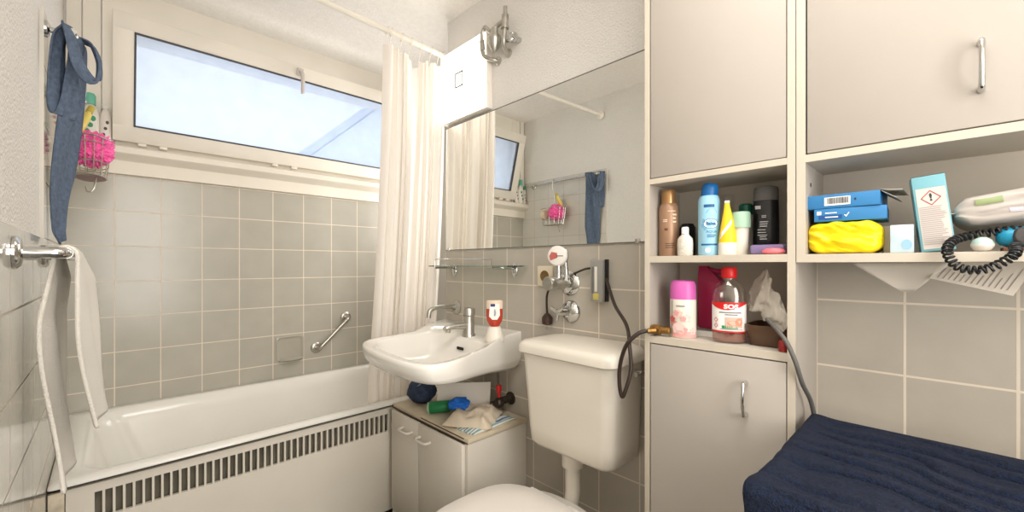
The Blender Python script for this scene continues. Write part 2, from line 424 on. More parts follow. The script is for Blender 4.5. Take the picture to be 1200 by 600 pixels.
for k, u in enumerate((.02, .14, .26, .38, .60, .72, .84, .97)):
    p = Vector(curtain(u, 0)); c = Vector((p.x, ry, 1.031-.027*(p.x+.12)/1.28*1.65+.0))
    c.z = 1.022-(p.x-.6)*.032
    ring = [c+Vector((.002*math.sin(a), .017*math.cos(a), .017*math.sin(a))) for a in [2*PI*i/20 for i in range(20)]]
    rg = MB().tube(ring+[ring[0]], .0016, 6); rg.tube([c+Vector((0,0,-.017)), p+Vector((0,0,-.004))], .0012, 6)
    obj('curtain_ring', rg, WPAINT, cu)

# ------------------------------------------------------------------ mirror, wall lamp, old pipes
mi = thing('wall_mirror', 'large frameless mirror on the wall above basin and cistern', 'mirror', (XR-.006, 1.1, .36))
obj('mirror_glass', MB().box(XR-.004, XR+.0, .54, 1.684, .072, .658), MIRROR, mi)
for y, z in ((1.66, .072), (.66, .072)): obj('mirror_clip', MB().box(XR-.007, XR-.003, y-.008, y+.008, z-.004, z+.010, .001), CHROME, mi)
for z in (.658, .069): obj('mirror_edge', MB().box(XR-.0045, XR, .54, 1.686, z, z+.0035), mat('mirror_rim', (110,108,100), .4), mi)
lp = thing('wall_lamp', 'glowing square white wall lamp above the mirror corner', 'lamp', (XR, 1.52, .84))
obj('lamp_housing', MB().box(1.160, XR+.008, 1.355, 1.684, .672, .998, .004), mat('lamp_white', (236,230,220), .5), lp)
m = MB().box(1.150, 1.161, 1.358, 1.681, .675, .995, .004); 
obj('lamp_shade', m, LAMPM, lp)
m = MB(); yc, zc = 1.535, .845
for a0, a1, c0, c1 in ((-.029,.029,-.034,-.0288), (-.029,.029,.0288,.034), (-.029,-.0235,-.034,.034), (.0235,.029,-.034,.034)): m.box(1.147, 1.1505, yc+a0, yc+a1, zc+c0, zc+c1)
obj('square_mark', m, mat('lamp_mark', (96,94,90), .5), lp, label='thin grey square outline on the lamp shade')
pf = thing('pipe_fitting', 'old chrome pipe fitting with bends and knob high on the plaster', 'pipe fitting', (XR, 1.26, .95))
K = 1.15
def q(y, z, x=K): return (x, y, z)
m = MB()
m.tube([q(1.335,.985,1.165), q(1.350,1.006), q(1.362,1.004), q(1.372,.985), q(1.372,.955)], .0085, 12, 5)
m.tube([q(1.372,.957), q(1.370,.945)], .0125, 12); m.tube([q(1.370,.945), q(1.368,.92)], .0115, 12); m.tube([q(1.369,.92), q(1.367,.912)], .0135, 12)
m.tube([q(1.367,.912), q(1.363,.893), q(1.345,.876,1.16), q(1.325,.868,1.175), q(1.318,.866,XR+.008)], .009, 12, 5)
m.lathe((XR+.008, 1.318, .866), [(.02,0), (.02,.004), (.012,.008)], 16, (-1,0,0))
obj('left_bend', m, CHROMED, pf)
m = MB()
m.tube([q(1.228,1.040), q(1.228,1.0)], .009, 12); m.tube([q(1.228,1.006), q(1.228,.995)], .015, 12); m.tube([q(1.228,.996), q(1.230,.962)], .0135, 12); m.tube([q(1.230,.963), q(1.231,.953)], .0165, 12)
m.tube([q(1.231,.953), q(1.234,.925)], .010, 12)
m.tube([q(1.234,.925), q(1.236,.905), q(1.245,.886,1.16), q(1.252,.876,XR+.008)], .009, 12, 5)
m.lathe((XR+.008, 1.252, .876), [(.018,0), (.018,.004), (.011,.008)], 16, (-1,0,0))
obj('right_bend', m, CHROMED, pf)
m = MB(); m.tube([q(1.335,.985,1.165), q(1.30,.988,1.16), q(1.265,.985), q(1.24,.985)], .010, 12, 4)
m.lathe(q(1.29,.98), [(.014,0), (.014,.03), (.027,.034), (.029,.05), (.020,.08), (.008,.098)], 20, (0,.05,-1))
obj('mixing_cone', m, CHROMED, pf)
m = MB(); m.tube([q(1.236,.91,1.165), q(1.205,.905,1.165)], .007, 10); m.ball(q(1.19,.905,1.158), .019, 3, lambda v: 1+.12*math.sin(6*math.atan2(v.z, v.y)))
m.tube([q(1.19,.905,1.17), q(1.19,.905,XR+.008)], .012, 12)
obj('knob', m, CHROME, pf)

# ------------------------------------------------------------------ glass shelf, wall spout, taps on the wall
gs = thing('glass_shelf', 'narrow clear glass shelf with a thin chrome guard rail below the mirror', 'shelf', (XR, 1.41, -.01))
obj('glass_plate', MB().box(1.075, 1.178, 1.13, 1.672, -.008, -.003, .001), GLASSG, gs)
obj('guard_rail', MB().tube([(1.07,1.612,-.012), (1.07,1.612,.022), (1.07,1.604,.026), (1.07,1.228,.022), (1.07,1.222,.018), (1.07,1.222,-.014)], .0022, 8), CHROME, gs)
for y, ye, zf in ((1.612, 1.617, -.028), (1.222, 1.208, -.022)):
    br = obj('bracket', MB().tube([(1.07,y,-.013), (1.12,y,-.0135), (1.165,ye,-.0145), (XR,ye,-.016)], .0048, 10, 3), CHROME, gs)
    obj('flange', MB().lathe((XR,ye,zf), [(.022,0), (.022,.004), (.018,.008), (.008,.012)], 22, (-1,0,0), 1.3, .8), CHROME, br)
ws = thing('wall_spout', 'old chrome wall spout bending down over the basin left corner', 'spout', (XR, 1.603, -.2))
obj('spout_pipe', MB().tube([(XR,1.603,-.196), (1.13,1.604,-.196), (1.08,1.604,-.196), (1.052,1.604,-.199), (1.036,1.604,-.212), (1.031,1.604,-.238)], .0105, 12, 5), CHROMED, ws)
obj('flange', MB().lathe((XR,1.603,-.2), [(.034,0), (.034,.004), (.028,.010), (.016,.016), (.014,.03)], 26, (-1,0,0)), CHROMED, ws)

uv_ = thing('angle_valve', 'chrome wall valve with a round red-marked dial knob on top', 'valve', (XR, .925, -.065))
c = Vector((XR, .928, -.066))
obj('flange', MB().lathe(c, [(.044,0), (.044,.004), (.036,.012), (.020,.018)], 28, (-1,0,0)), CHROME, uv_)
obj('valve_body', MB().lathe((XR-.01,.927,-.065), [(.016,0), (.016,.03), (.022,.034), (.022,.09), (.024,.094), (.024,.115), (.021,.120)], 24, (-1,-.03,.02)), CHROMED, uv_)
m = MB().tube([(1.118,.924,-.055), (1.114,.922,.012)], .013, 14); m.tube([(1.135,.902,-.055), (1.128,.902,.012)], .008, 12)
obj('stem', m, CHROME, uv_)
dn = Vector((-.93, -.34, .06)).normalized(); dc = Vector((1.112, .924, .030))
dk = obj('dial_knob', MB().lathe(dc, [(.030,-.022), (.036,-.018), (.036,.004), (.032,.010), (.030,.011)], 30, dn), mat('dial_white', (222,216,208), .3), uv_)
obj('dial_band', MB().lathe(dc, [(.0365,-.014), (.0372,-.012), (.0372,-.001), (.0365,.0)], 30, dn), CHROME, dk)
e1 = dn.cross(Vector((0,0,1))).normalized(); e2 = e1.cross(dn)
m = MB(); m.add([dc+dn*.0118+e1*a+e2*b for a, b in ((-.004,-.006), (.022,-.016), (.026,.0), (.018,.014), (-.002,.010))], [[0,1,2,3,4]])
m.m = 1; m.box(-.024, 0, -.0012, .0012, 0, .0016, M=Matrix.Translation(dc+dn*.011) @ Matrix((tuple(e1)+(0,), tuple(e2)+(0,), tuple(dn)+(0,), (0,0,0,1))).transposed())
obj('dial_marking', m, [mat('dial_red', (176,92,84), .5), INK], dk, label='red wedge and thin pointer on the dial')
sv = thing('stop_valve', 'chrome round escutcheon with a small tap handle beneath the wall valve', 'valve', (XR, .925, -.165))
obj('escutcheon', MB().lathe((XR,.922,-.166), [(.041,0), (.041,.004), (.036,.012), (.022,.02), (.018,.022)], 28, (-1,0,0)), CHROME, sv)
m = MB().tube([(XR-.015,.925,-.166), (1.125,.94,-.166)], [.014, .012], 14)
for k in range(3):
    a = 2*PI*k/3+.5; d = Vector((0, math.cos(a), math.sin(a)))
    m.tube([Vector((1.13,.938,-.166)), Vector((1.126,.94,-.166))+d*.03], [.008, .006], 10)
obj('tap_handle', m, CHROME, sv)
so = thing('wall_socket', 'square cream wall socket with a brown round centre, partly behind valve', 'socket', (XR, 1.04, -.04))
obj('cover_plate', MB().box(XR-.010, XR, 1.004, 1.078, -.080, -.004, .003), CREAMP, so)
obj('socket_well', MB().lathe((XR-.0095,1.04,-.042), [(.021,0), (.021,.002), (.017,.002), (.016,.0008)], 24, (-1,0,0)), mat('socket_brown', (120,92,52), .5), so)
pg = thing('hanging_plug', 'dark round plug hanging on a short black cable below the socket', 'plug', (1.168, 1.016, -.2))
obj('plug_body', MB().lathe((1.166,1.018,-.222), [(.010,0), (.019,.004), (.020,.014), (.020,.028), (.014,.036), (.006,.044)], 18), mat('plug_brown', (66,46,34), .5, var=.3, vscale=60), pg)
pins = MB()
for d in (-.008, .008): pins.tube([(1.166,1.018+d,-.222), (1.166,1.018+d,-.240)], .0022, 8)
obj('pin', pins, CHROME, pg)
obj('cable', MB().tube([(1.166,1.018,-.18), (1.166,1.021,-.14), (1.163,1.016,-.11), (1.158,1.0,-.085), (1.16,.985,-.07)], .0042, 8, 5), RUBBER, pg)
sb = thing('wall_dispenser', 'slim grey wall box with a white strip and yellow tab', 'box', (XR, .79, -.05))
obj('housing', MB().box(1.153, XR, .770, .818, -.122, .016, .003), GREY, sb)
obj('side_cover', MB().box(1.166, XR, .766, .7705, -.121, .018, .001), BLACKP, sb)
obj('window_strip', MB().box(1.1515, 1.1535, .790, .800, -.088, -.006, .0005), mat('strip_white', (226,222,212), .4), sb)
obj('dark_strip', MB().box(1.1515, 1.1535, .804, .811, -.095, -.006, .0005), mat('strip_grey', (108,108,106), .4), sb)
obj('tab', MB().box(1.150, 1.1535, .784, .804, -.115, -.094, .001), mat('tab_yellow', (196,182,96), .5), sb)
m = MB().tube([(XR-.006,.905,-.030), (1.17,.885,-.026), (1.172,.85,-.014), (1.172,.815,-.010)], .0036, 8, 5)
tag(obj('black_lead', m, RUBBER, None, (1.175,.86,-.02)), 'short black lead from the chrome valve to the grey wall box', 'cable')
m = MB().tube([(1.172,.768,-.045), (1.155,.750,-.062), (1.10,.690,-.122), (1.045,.618,-.170), (1.0,.582,-.222), (.985,.570,-.275), (.972,.577,-.325), (.966,.584,-.345), (.960,.588,-.318), (.958,.587,-.272), (.955,.575,-.228), (.950,.556,-.196), (.962,.535,-.173), (.975,.52,-.166)], .0052, 10, 7)
tag(obj('looped_hose', m, mat('brown_hose', (50,37,29), .45), None, (1.0,.6,-.25)), 'dark brown hose looping beside the cistern up to the brass connector', 'hose')

# ------------------------------------------------------------------ washbasin
ba = thing('washbasin', 'white ceramic washbasin hung on the tiles beside the cistern', 'washbasin', (XR, 1.4, -.28))
outer = [(XR,1.690), (1.10,1.658), (1.03,1.612), (.95,1.570), (.86,1.548), (.78,1.532), (.715,1.515), (.668,1.475), (.642,1.415), (.624,1.34), (.612,1.25), (.607,1.16), (.610,1.08), (.622,1.025), (.646,.992), (.69,.985), (.75,1.0), (.84,1.042), (.93,1.082), (1.02,1.118), (1.10,1.148), (XR,1.172)]
inner = [(1.004,1.455), (1.0,1.478), (.985,1.500), (.945,1.508), (.88,1.505), (.80,1.497), (.74,1.48), (.705,1.45), (.683,1.40), (.668,1.335), (.658,1.25), (.653,1.17), (.656,1.105), (.668,1.062), (.69,1.04), (.73,1.036), (.79,1.053), (.86,1.083), (.92,1.11), (.965,1.14), (.99,1.18), (1.0,1.225)]
outer = catmull([Vector((a, b, 0)) for a, b in outer], 4); inner = catmull([Vector((a, b, 0)) for a, b in inner], 4)
cen = Vector((.80, 1.27, 0))
def rise(p): return .016*max(0, min(1, (p.x-.93)/.09))**1.0
def skirt(p): return .050 + .060*max(0, min(1, (p.x-.62)/.5))**1.3
def inset(ps, c, k): return [c+(p-c)*k for p in ps]
def zed(ps, fz): return [Vector((p.x, p.y, fz(p))) for p in ps]
c2 = Vector((.93, 1.28, 0))
rings = [zed(inset(outer, Vector((1.05,1.36,0)), .30), lambda p: -.41), zed(inset(outer, Vector((1.0,1.34,0)), .62), lambda p: -.385), zed(inset(outer, Vector((.98,1.33,0)), .90), lambda p: -.288-skirt(p)*1.12)]
rings += [zed(inset(outer, Vector((1.1,1.35,0)), .965), lambda p: -.286-skirt(p)), zed(inset(outer, Vector((1.186,1.35,0)), .99), lambda p: -.286-skirt(p)*.75), zed(outer, lambda p: -.293+rise(p)), zed(inset(outer, Vector((1.186,1.35,0)), .995), lambda p: -.284+rise(p)), zed(inset(outer, Vector((1.186,1.35,0)), .985), lambda p: -.281+rise(p))]
mid = [a*.72+b*.28 for a, b in zip(outer, inner)]
rings += [zed(mid, lambda p: -.282+rise(p)*.6), zed(inset(inner, cen, 1.02), lambda p: -.286), zed(inset(inner, cen, .985), lambda p: -.293), zed(inset(inner, cen, .93), lambda p: -.32), zed(inset(inner, cen, .80), lambda p: -.352), zed(inset(inner, cen, .5), lambda p: -.372), zed(inset(inner, cen, .12), lambda p: -.377)]
for r in rings:
    for p in r: p.x = min(p.x, XR-.0005)
m = MB().loft(rings, True, True, True)
obj('bowl', m, CER, ba, angle=70)
obj('overflow_slot', MB().box(.970, .977, 1.275, 1.312, -.327, -.316, .002), DARK, ba, label='dark slot below the tap')
obj('drain', MB().lathe((cen.x, cen.y, -.3765), [(.03,0), (.03,.003), (.02,.004)], 20), CHROME, ba)
tp = thing('mixer_tap', 'short grey chrome mixer tap standing on the basin deck', 'tap', (1.035, 1.318, -.275))
m = MB().lathe((1.035,1.318,-.290), [(.0265,0), (.0265,.012), (.0225,.018), (.0215,.085), (.024,.088)], 26)
obj('tap_body', m, CHROMED, tp)
m = MB().lathe((1.035,1.318,-.201), [(.0245,0), (.0245,.022), (.022,.028), (.012,.031)], 26, (.05,0,1))
obj('lever_cap', m, CHROMED, tp)
obj('spout', MB().loft([[Vector((x, 1.318+w_*math.cos(a)+dy, z+h_*math.sin(a))) for a in [2*PI*i/14 for i in range(14)]] for x, dy, z, w_, h_ in ((1.035,0,-.243,.017,.016), (1.0,.004,-.241,.0165,.014), (.965,.008,-.24,.016,.012), (.94,.012,-.241,.0155,.011), (.928,.013,-.245,.012,.009))]).lathe((.942,1.33,-.262), [(.010,0), (.011,.02)], 16), CHROMED, tp)
sd = thing('soap_dispenser', 'upturned soap refill bottle with red liquid in a white stand', 'soap dispenser', (1.02, 1.15, -.28))
sc = (1.03, 1.158)
m = MB().lathe((sc[0], sc[1], -.283), [(.037,0), (.038,.006), (.033,.022), (.027,.040), (.023,.052), (.020,.055)], 26, (0,0,1), .85, 1, .9)
obj('stand', m, PLAST, sd)
m = MB(); rot = math.atan2(-sc[1], -sc[0])
m.lathe((sc[0],sc[1],-.232), [(.012,0,0), (.021,.012,0), (.028,.024,0), (.030,.040,0), (.0305,.070,1), (.031,.096,1), (.027,.101,1)], 28, (0,0,1), .62, 1, rot)
f = lambda u, v: (sc[0]+math.cos(rot)*(.0205)-math.sin(rot)*u, sc[1]+math.sin(rot)*.0205+math.cos(rot)*u, -.165+v)
m.m = 2; m.add([f(a, b) for a, b in ((-.017,.022), (-.020,-.024), (-.008,-.036), (.010,-.036), (.020,-.02), (.018,.022))], [[0,1,2,3,4,5]])
f2 = lambda u, v: tuple(Vector(f(u, v))+Vector((math.cos(rot), math.sin(rot), 0))*.0006)
m.m = 3; m.add([f2(a, b) for a, b in ((-.015,.012), (.002,.012), (.002,.022), (-.015,.022))], [[0,1,2,3]])
m.m = 4; m.ball(f2(0,-.01), .009, 2, None, .15, .9, 1.5); m.m = 0
m.add([f2(a, b) for a, b in ((-.006,-.040), (.006,-.040), (.003,-.056), (-.003,-.056))], [[0,1,2,3]])
obj('refill_bottle', m, [mat('red_soap', (186,66,44), .25), mat('clear_soap_top', (222,200,178), .2), WHITE, mat('blue_print', (40,52,110), .5), mat('grey_flower_print', (176,180,190), .6)], sd)
tr = thing('drain_trap', 'dark metal drain trap with a red knob on the wall under basin', 'drain trap', (XR, 1.22, -.53))
m = MB().tube([(XR,1.232,-.545), (1.13,1.232,-.545), (1.10,1.232,-.55)], .015, 12); m.ball((1.12,1.232,-.55), .022, 2); m.tube([(1.12,1.245,-.555), (1.098,1.262,-.56)], .012, 12)
m.lathe((XR,1.232,-.545), [(.026,0), (.026,.004), (.016,.008)], 18, (-1,0,0))
obj('valve', m, mat('grimy_metal', (70,62,54), .4, metal=.7, var=.3, vscale=50), tr)
obj('supply_pipe', MB().tube([(1.12,1.232,-.53), (1.12,1.236,-.48), (1.125,1.245,-.43), (1.13,1.25,-.395)], .0045, 10, 4), mat('dark_hose', (96,84,72), .5), tr)
obj('red_knob', MB().lathe((1.12,1.232,-.528), [(.006,0), (.007,.02), (.011,.026), (.011,.046), (.006,.05)], 14, (.1,.15,1)), RED, tr)
obj('waste_pipe', MB().tube([(1.09,1.375,-.385), (1.09,1.375,-.42), (1.10,1.375,-.45), (1.13,1.375,-.46), (1.16,1.375,-.46), (XR,1.375,-.46)], .016, 12, 4), mat('waste_grey', (120,112,102), .5), tr)

# ------------------------------------------------------------------ cupboard under the basin
cb = thing('basin_cupboard', 'low white two-door cupboard with worn edges under the washbasin', 'cupboard', (1.04, 1.40, FL))
bx0, bx1, by0, by1, bt = .892, XR-.002, 1.143, 1.664, -.603
m = MB().box(bx0, bx1, by0, by0+.016, FL+.005, bt-.018).box(bx0, bx1, by1-.016, by1, FL+.005, bt-.018).box(bx1-.01, bx1, by0+.016, by1-.016, FL+.06, bt-.018).box(bx0+.004, bx1-.01, by0+.016, by1-.016, FL+.075, FL+.09).box(bx0+.03, bx0+.045, by0+.016, by1-.016, FL, FL+.075)
obj('carcass', m, BASEC, cb)
m = MB().box(bx0+.0, bx1, by0-.004, by1+.002, bt-.016, bt, .0015); m.m = 1; m.box(bx0-.002, bx0+.0005, by0-.002, by1, bt-.018, bt-.0135); m.box(bx0-.001, bx0+.001, by0+.02, by0+.30, bt-.006, bt-.002)
obj('top_board', m, [mat('cupboard_top', (203,190,166), .55, var=.1, vscale=20), mat('worn_dark_edge', (84,66,48), .8, var=.4, vscale=60)], cb, label='beige top board with worn dark edge')
ym = 1.437
for a, b_ in ((ym+.002, by1-.012), (by0+.012, ym-.002)):
    d = obj('door', MB().box(bx0-.016, bx0-.001, a, b_, FL+.105, bt-.022, .002), BASEC, cb)
    hyc = 1.517 if a > ym else 1.385
    hz_ = -.672
    pts = [(bx0-.016,hyc+.036,hz_), (bx0-.036,hyc+.034,hz_-.001), (bx0-.042,hyc+.02,hz_-.002), (bx0-.042,hyc-.02,hz_-.002), (bx0-.036,hyc-.034,hz_-.001), (bx0-.016,hyc-.036,hz_)]
    obj('handle', MB().tube(pts, .0052, 10, 4), PLAST, d)
obj('drawer_base', MB().box(bx0-.012, bx0-.001, by0+.012, by1-.012, FL+.02, FL+.098, .002), BASEC, cb)

# things on the cupboard
pz = bt
m = MB()
def pouch_fn(v): return 1+.10*noise.noise(v*2.2)+.05*noise.noise(v*6)
m.ball((.995,1.598,pz+.050), .066, 4, pouch_fn, .95, 1.0, .80)
for p in range(len(m.v)):
    x, y, z = m.v[p]
    if z < pz+.001: m.v[p] = (x, y, pz+.001)
pc = thing('wash_bag', 'dark blue crumpled wash bag at the curtain end of the cupboard top', 'bag', (1.0,1.6,pz))
obj('bag_body', m, mat('dark_blue_cloth', (46,58,82), .8, bump=.6, bscale=150, var=.35, vscale=40), pc)
obj('drawstring', MB().tube([(.945,1.60,pz+.03), (.952,1.575,pz+.075), (.97,1.57,pz+.09), (.965,1.62,pz+.08), (.95,1.635,pz+.03)], .003, 8, 5), mat('pale_cord', (120,134,150), .8), pc)
m = MB(); a = Vector((.985,1.472,pz+.002)); b = Vector((1.115,1.285,pz+.002)); ln = Vector((.02,.014,0))
ta = a+Vector((0,0,.100))+ln; tb = b+Vector((0,0,.118))+ln
nrm = Vector((.0015,.001,0))
m.loft([[a-nrm, b-nrm, tb-nrm, ta-nrm], [a+nrm*1, b+nrm, tb+nrm, ta+nrm]])
tag(obj('white_card', m, CARD, None, tuple((a+b)/2)), 'blank white card standing upright on the cupboard below the basin', 'card')
gt = thing('green_tube', 'green tube lying on the cupboard top in front of the card', 'tube', (.97,1.41,pz))
m = MB(); p0 = Vector((.935,1.448,pz+.024)); p1 = Vector((1.01,1.375,pz+.034)); ax = (p1-p0)
m.lathe(p0, [(.020,0), (.023,.004), (.0235,.03), (.0235,.080), (.020,.088)], 24, ax)
obj('tube_body', m, mat('green_plastic', (26,118,66), .45, var=.1), gt)
obj('tube_cap', MB().lathe(p0-ax.normalized()*.006, [(.021,0), (.023,.002), (.023,.008)], 24, ax), mat('pale_green_cap', (150,176,140), .5), gt)
def crumple(cx, cy, z0, w, d, h, rot, seed, th=.006):
    cr, sr = math.cos(rot), math.sin(rot)
    def fn(u, v):
        a, b = (u-.5)*w, (v-.5)*d
        e = min(1, 6*min(u, 1-u, v, 1-v))
        k = .5+.5*noise.noise(Vector((u*3+seed, v*3, seed)))
        k2 = noise.noise(Vector((u*7, v*7+seed, 2)))
        a += .02*w/.2*noise.noise(Vector((u*4, v*4, seed+5))); b += .02*d/.2*noise.noise(Vector((u*4, v*4, seed+9)))
        return (cx+a*cr-b*sr, cy+a*sr+b*cr, z0+th*.6+e*h*(.35+.9*k)+.006*k2*e)
    return fn
tag(obj('beige_rag', MB().grid(crumple(1.015,1.265,pz+.004,.185,.18,.044,.55,3.1), 40, 40), mat('beige_cloth', (212,198,176), .9, bump=.6, bscale=350, var=.06), None, (1.02,1.265,pz), 180, solid=.005), 'crumpled beige cleaning rag on the front of the cupboard top', 'cloth')
def stripe(cx, cy, z0, w, d, rot, seed):
    g = crumple(cx, cy, z0, w, d, .008, rot, seed, .004); m = MB(); n = 28
    m.grid(g, 24, n)
    for k in range(24):
        for j in range(n): m.mi[k*n+j] = 1 if (j//2) % 4 == 1 else (2 if (j//2) % 4 == 3 else 0)
    return m
tag(obj('striped_towel', stripe(1.03,1.205,pz+.0,.22,.10,.06,8.2), [mat('white_cotton', (222,222,214), .9), mat('teal_stripe', (116,168,170), .9), mat('blue_stripe', (96,120,150), .9)], None, (1.03,1.205,pz), 180, solid=.003), 'white and teal striped tea towel under the beige rag', 'cloth')
def blob(v): return 1+.24*noise.noise(v*2.5+Vector((3,1,0)))+.16*abs(noise.noise(v*5))+.08*noise.noise(v*11)
m = MB().ball((1.0,1.335,pz+.052), .042, 5, blob, .95, .95, .55)
tag(obj('blue_cloth', m, mat('bright_blue', (24,104,196), .55, var=.2, vscale=40), None, (1.0,1.335,pz+.04), 60), 'balled bright blue cloth lying on top of the beige rag', 'cloth')

# ------------------------------------------------------------------ cistern, flush pipe, toilet
ci = thing('cistern', 'white plastic toilet cistern hung on the tiled wall', 'cistern', (XR, .81, -.42))
def cring(x0, y0, y1, r, z): return rrect(x0, XR-.001, y0, y1, r, z, 7)
m = MB().loft([cring(1.03,.675,.920,.02,-.592), cring(1.012,.655,.945,.03,-.589), cring(1.0,.645,.960,.035,-.575), cring(.996,.642,.965,.035,-.53), cring(.986,.634,.984,.035,-.285)])
obj('tank', m, PLAST, ci, 60)
m = MB().loft([cring(.980,.629,.989,.033,-.289), cring(.974,.622,.996,.037,-.285), cring(.974,.622,.996,.037,-.268), cring(.978,.626,.992,.036,-.257), cring(.988,.634,.984,.034,-.250), cring(1.03,.66,.955,.03,-.246)])
obj('lid', m, PLAST, ci, 60)
obj('inlet_valve', MB().tube([(1.10,.622,-.312), (1.10,.600,-.312)], .009, 12).tube([(1.075,.606,-.312), (1.125,.606,-.312)], .006, 10).tube([(1.10,.612,-.312), (1.15,.606,-.317), (XR,.606,-.325)], .005, 8), CHROMED, ci)
to = thing('toilet', 'white floor-standing toilet with closed lid under the cistern', 'toilet', (.8, .83, FL))
tcY = .833
def tring(xf, xb, hw, z, n=40, sq=2.3):
    out = []; cx = (xf+xb)/2; L_ = (xb-xf)/2
    for i in range(n):
        a = 2*PI*i/n; c_, s_ = math.cos(a), math.sin(a)
        e = 2/sq if c_ < 0 else 2/3.6
        out.append(Vector((cx+L_*math.copysign(abs(c_)**e, c_), tcY+hw*math.copysign(abs(s_)**(2/2.5), s_), z)))
    return out
m = MB().loft([tring(.66,1.06,.115,FL), tring(.66,1.06,.115,FL+.02), tring(.68,1.05,.10,FL+.10), tring(.66,1.05,.105,FL+.2), tring(.60,1.06,.15,FL+.30), tring(.565,1.06,.175,FL+.37), tring(.555,1.06,.180,FL+.395), tring(.57,1.05,.165,FL+.400)])
obj('bowl', m, CER, to, 60)
m = MB().loft([tring(.553,.978,.184,FL+.402), tring(.548,.978,.188,FL+.406), tring(.548,.978,.188,FL+.416), tring(.553,.976,.184,FL+.420)])
obj('seat', m, SEATP, to, 50)
m = MB().loft([tring(.548,.976,.190,FL+.422), tring(.542,.980,.195,FL+.426), tring(.545,.978,.193,FL+.438), tring(.57,.963,.175,FL+.447), tring(.66,.90,.10,FL+.452)])
obj('lid', m, SEATP, to, 60)
for dy in (-.075, .075): obj('hinge', MB().tube([(.985,tcY+dy-.02,FL+.42), (.985,tcY+dy+.02,FL+.42)], .011, 12), SEATP, to)
fp = thing('flush_pipe', 'white plastic flush pipe bending from cistern down to the toilet', 'pipe', (1.1, .833, -.7))
obj('pipe_bend', MB().tube([(1.095,.846,-.60), (1.095,.846,-.70), (1.095,.846,-.745), (1.083,.846,-.785), (1.055,.844,-.805), (1.02,.84,-.808)], .0245, 16, 5), PLAST, fp)
obj('collar', MB().lathe((1.095,.846,-.662), [(.027,0), (.035,.004), (.035,.05), (.037,.052), (.037,.072)], 24), PLAST, fp)

# ------------------------------------------------------------------ cabinets
XF, XB = .985, 1.158
TC0, TC1 = .205, .530
tc_ = thing('tall_cabinet', 'narrow tall grey cabinet with open shelves between two doors', 'cabinet', (1.08, .37, FL))
top = 1.02
m = MB().box(XF, XR-.001, TC1-.013, TC1, FL, top).box(XF, XR-.001, TC0, TC0+.014, FL, top)
m.box(XF+.001, XB, TC0+.014, TC1-.013, top-.016, top).box(XF+.03, XB, TC0+.014, TC1-.013, FL, FL+.05)
m.m = 1; m.box(XF-.001, XF, TC1-.013, TC1, FL, top).box(XF-.001, XF, TC0, TC0+.014, FL, top)
obj('carcass', m, [MELA, MELAE], tc_)
obj('back_panel', MB().box(XB, XB+.006, TC0+.014, TC1-.013, FL, top), MELAI, tc_)
for z0, z1_ in ((.203, .2165), (.006, .022), (-.196, -.179)):
    m = MB().box(XF+.001, XB, TC0+.014, TC1-.013, z0, z1_); m.m = 1; m.box(XF-.0005, XF+.001, TC0+.014, TC1-.013, z0, z1_)
    obj('shelf', m, [MELAI, MELAE], tc_)
ud = obj('upper_door', MB().box(XF, XF+.016, TC0+.016, TC1-.0155, .2185, top-.02, .001), MELA, tc_)
ld = obj('lower_door', MB().box(XF, XF+.016, TC0+.016, TC1-.0155, FL+.055, -.199, .001), MELA, tc_)
def bow(y, z0, z1_):
    zm = (z0+z1_)/2; L_ = z1_-z0
    m = MB()
    pts = [Vector((XF,y,z1_-.004)), Vector((XF-.016,y,z1_-.004)), Vector((XF-.021,y,z1_-.012)), Vector((XF-.0245,y,zm)), Vector((XF-.021,y,z0+.012)), Vector((XF-.016,y,z0+.004)), Vector((XF,y,z0+.004))]
    P = catmull(pts, 5); n = len(P)
    rs = [.0052-.0018*math.sin(PI*i/(n-1)) if True else 0 for i in range(n)]
    return m.tube(P, rs, 10)
obj('handle', bow(.295, -.325, -.249), CHROME, ld)
OC1, OC0 = .2035, -.52
oc = thing('wall_cabinet', 'wide grey wall cabinet with an open shelf above the washing machine', 'cabinet', (1.08, -.15, .3))
m = MB().box(XF, XR-.001, OC1-.015, OC1, .005, top).box(XF, XR-.001, OC0, OC0+.015, .005, top).box(XF+.001, XB, OC0+.015, OC1-.015, top-.016, top)
m.m = 1; m.box(XF-.001, XF, OC1-.015, OC1, .005, top).box(XF-.001, XF, OC0, OC0+.015, .005, top)
m.m = 2; m.lathe((XF+.045, OC1-.0148, .163), [(.0045,0), (.0045,.0008)], 12, (0,-1,0))
obj('carcass', m, [MELA, MELAE, DARK], oc)
obj('back_panel', MB().box(XB, XB+.006, OC0+.015, OC1-.015, .005, top), MELAI, oc)
for z0, z1_ in ((.2015, .216), (.005, .021)):
    m = MB().box(XF+.001, XB, OC0+.015, OC1-.015, z0, z1_); m.m = 1; m.box(XF-.0005, XF+.001, OC0+.015, OC1-.015, z0, z1_)
    obj('shelf', m, [MELAI, MELAE], oc)
d1 = obj('door', MB().box(XF, XF+.016, -.16, OC1-.0175, .2185, top-.02, .001), MELA, oc)
obj('handle', bow(-.041, .270, .351), CHROME, d1)
d2 = obj('door', MB().box(XF, XF+.016, OC0+.0165, -.163, .2185, top-.02, .001), MELA, oc)

# ------------------------------------------------------------------ upper open shelf of the tall cabinet
ZS = .0225
def bars(mb, fn, u0, u1, v, n, dv, h, rag=.25, seed=1):
    r = random.Random(seed)
    for k in range(n):
        e = u1-(u1-u0)*rag*r.random()
        mb.patch(fn, u0, e, v-k*dv, v-k*dv+h, 4)
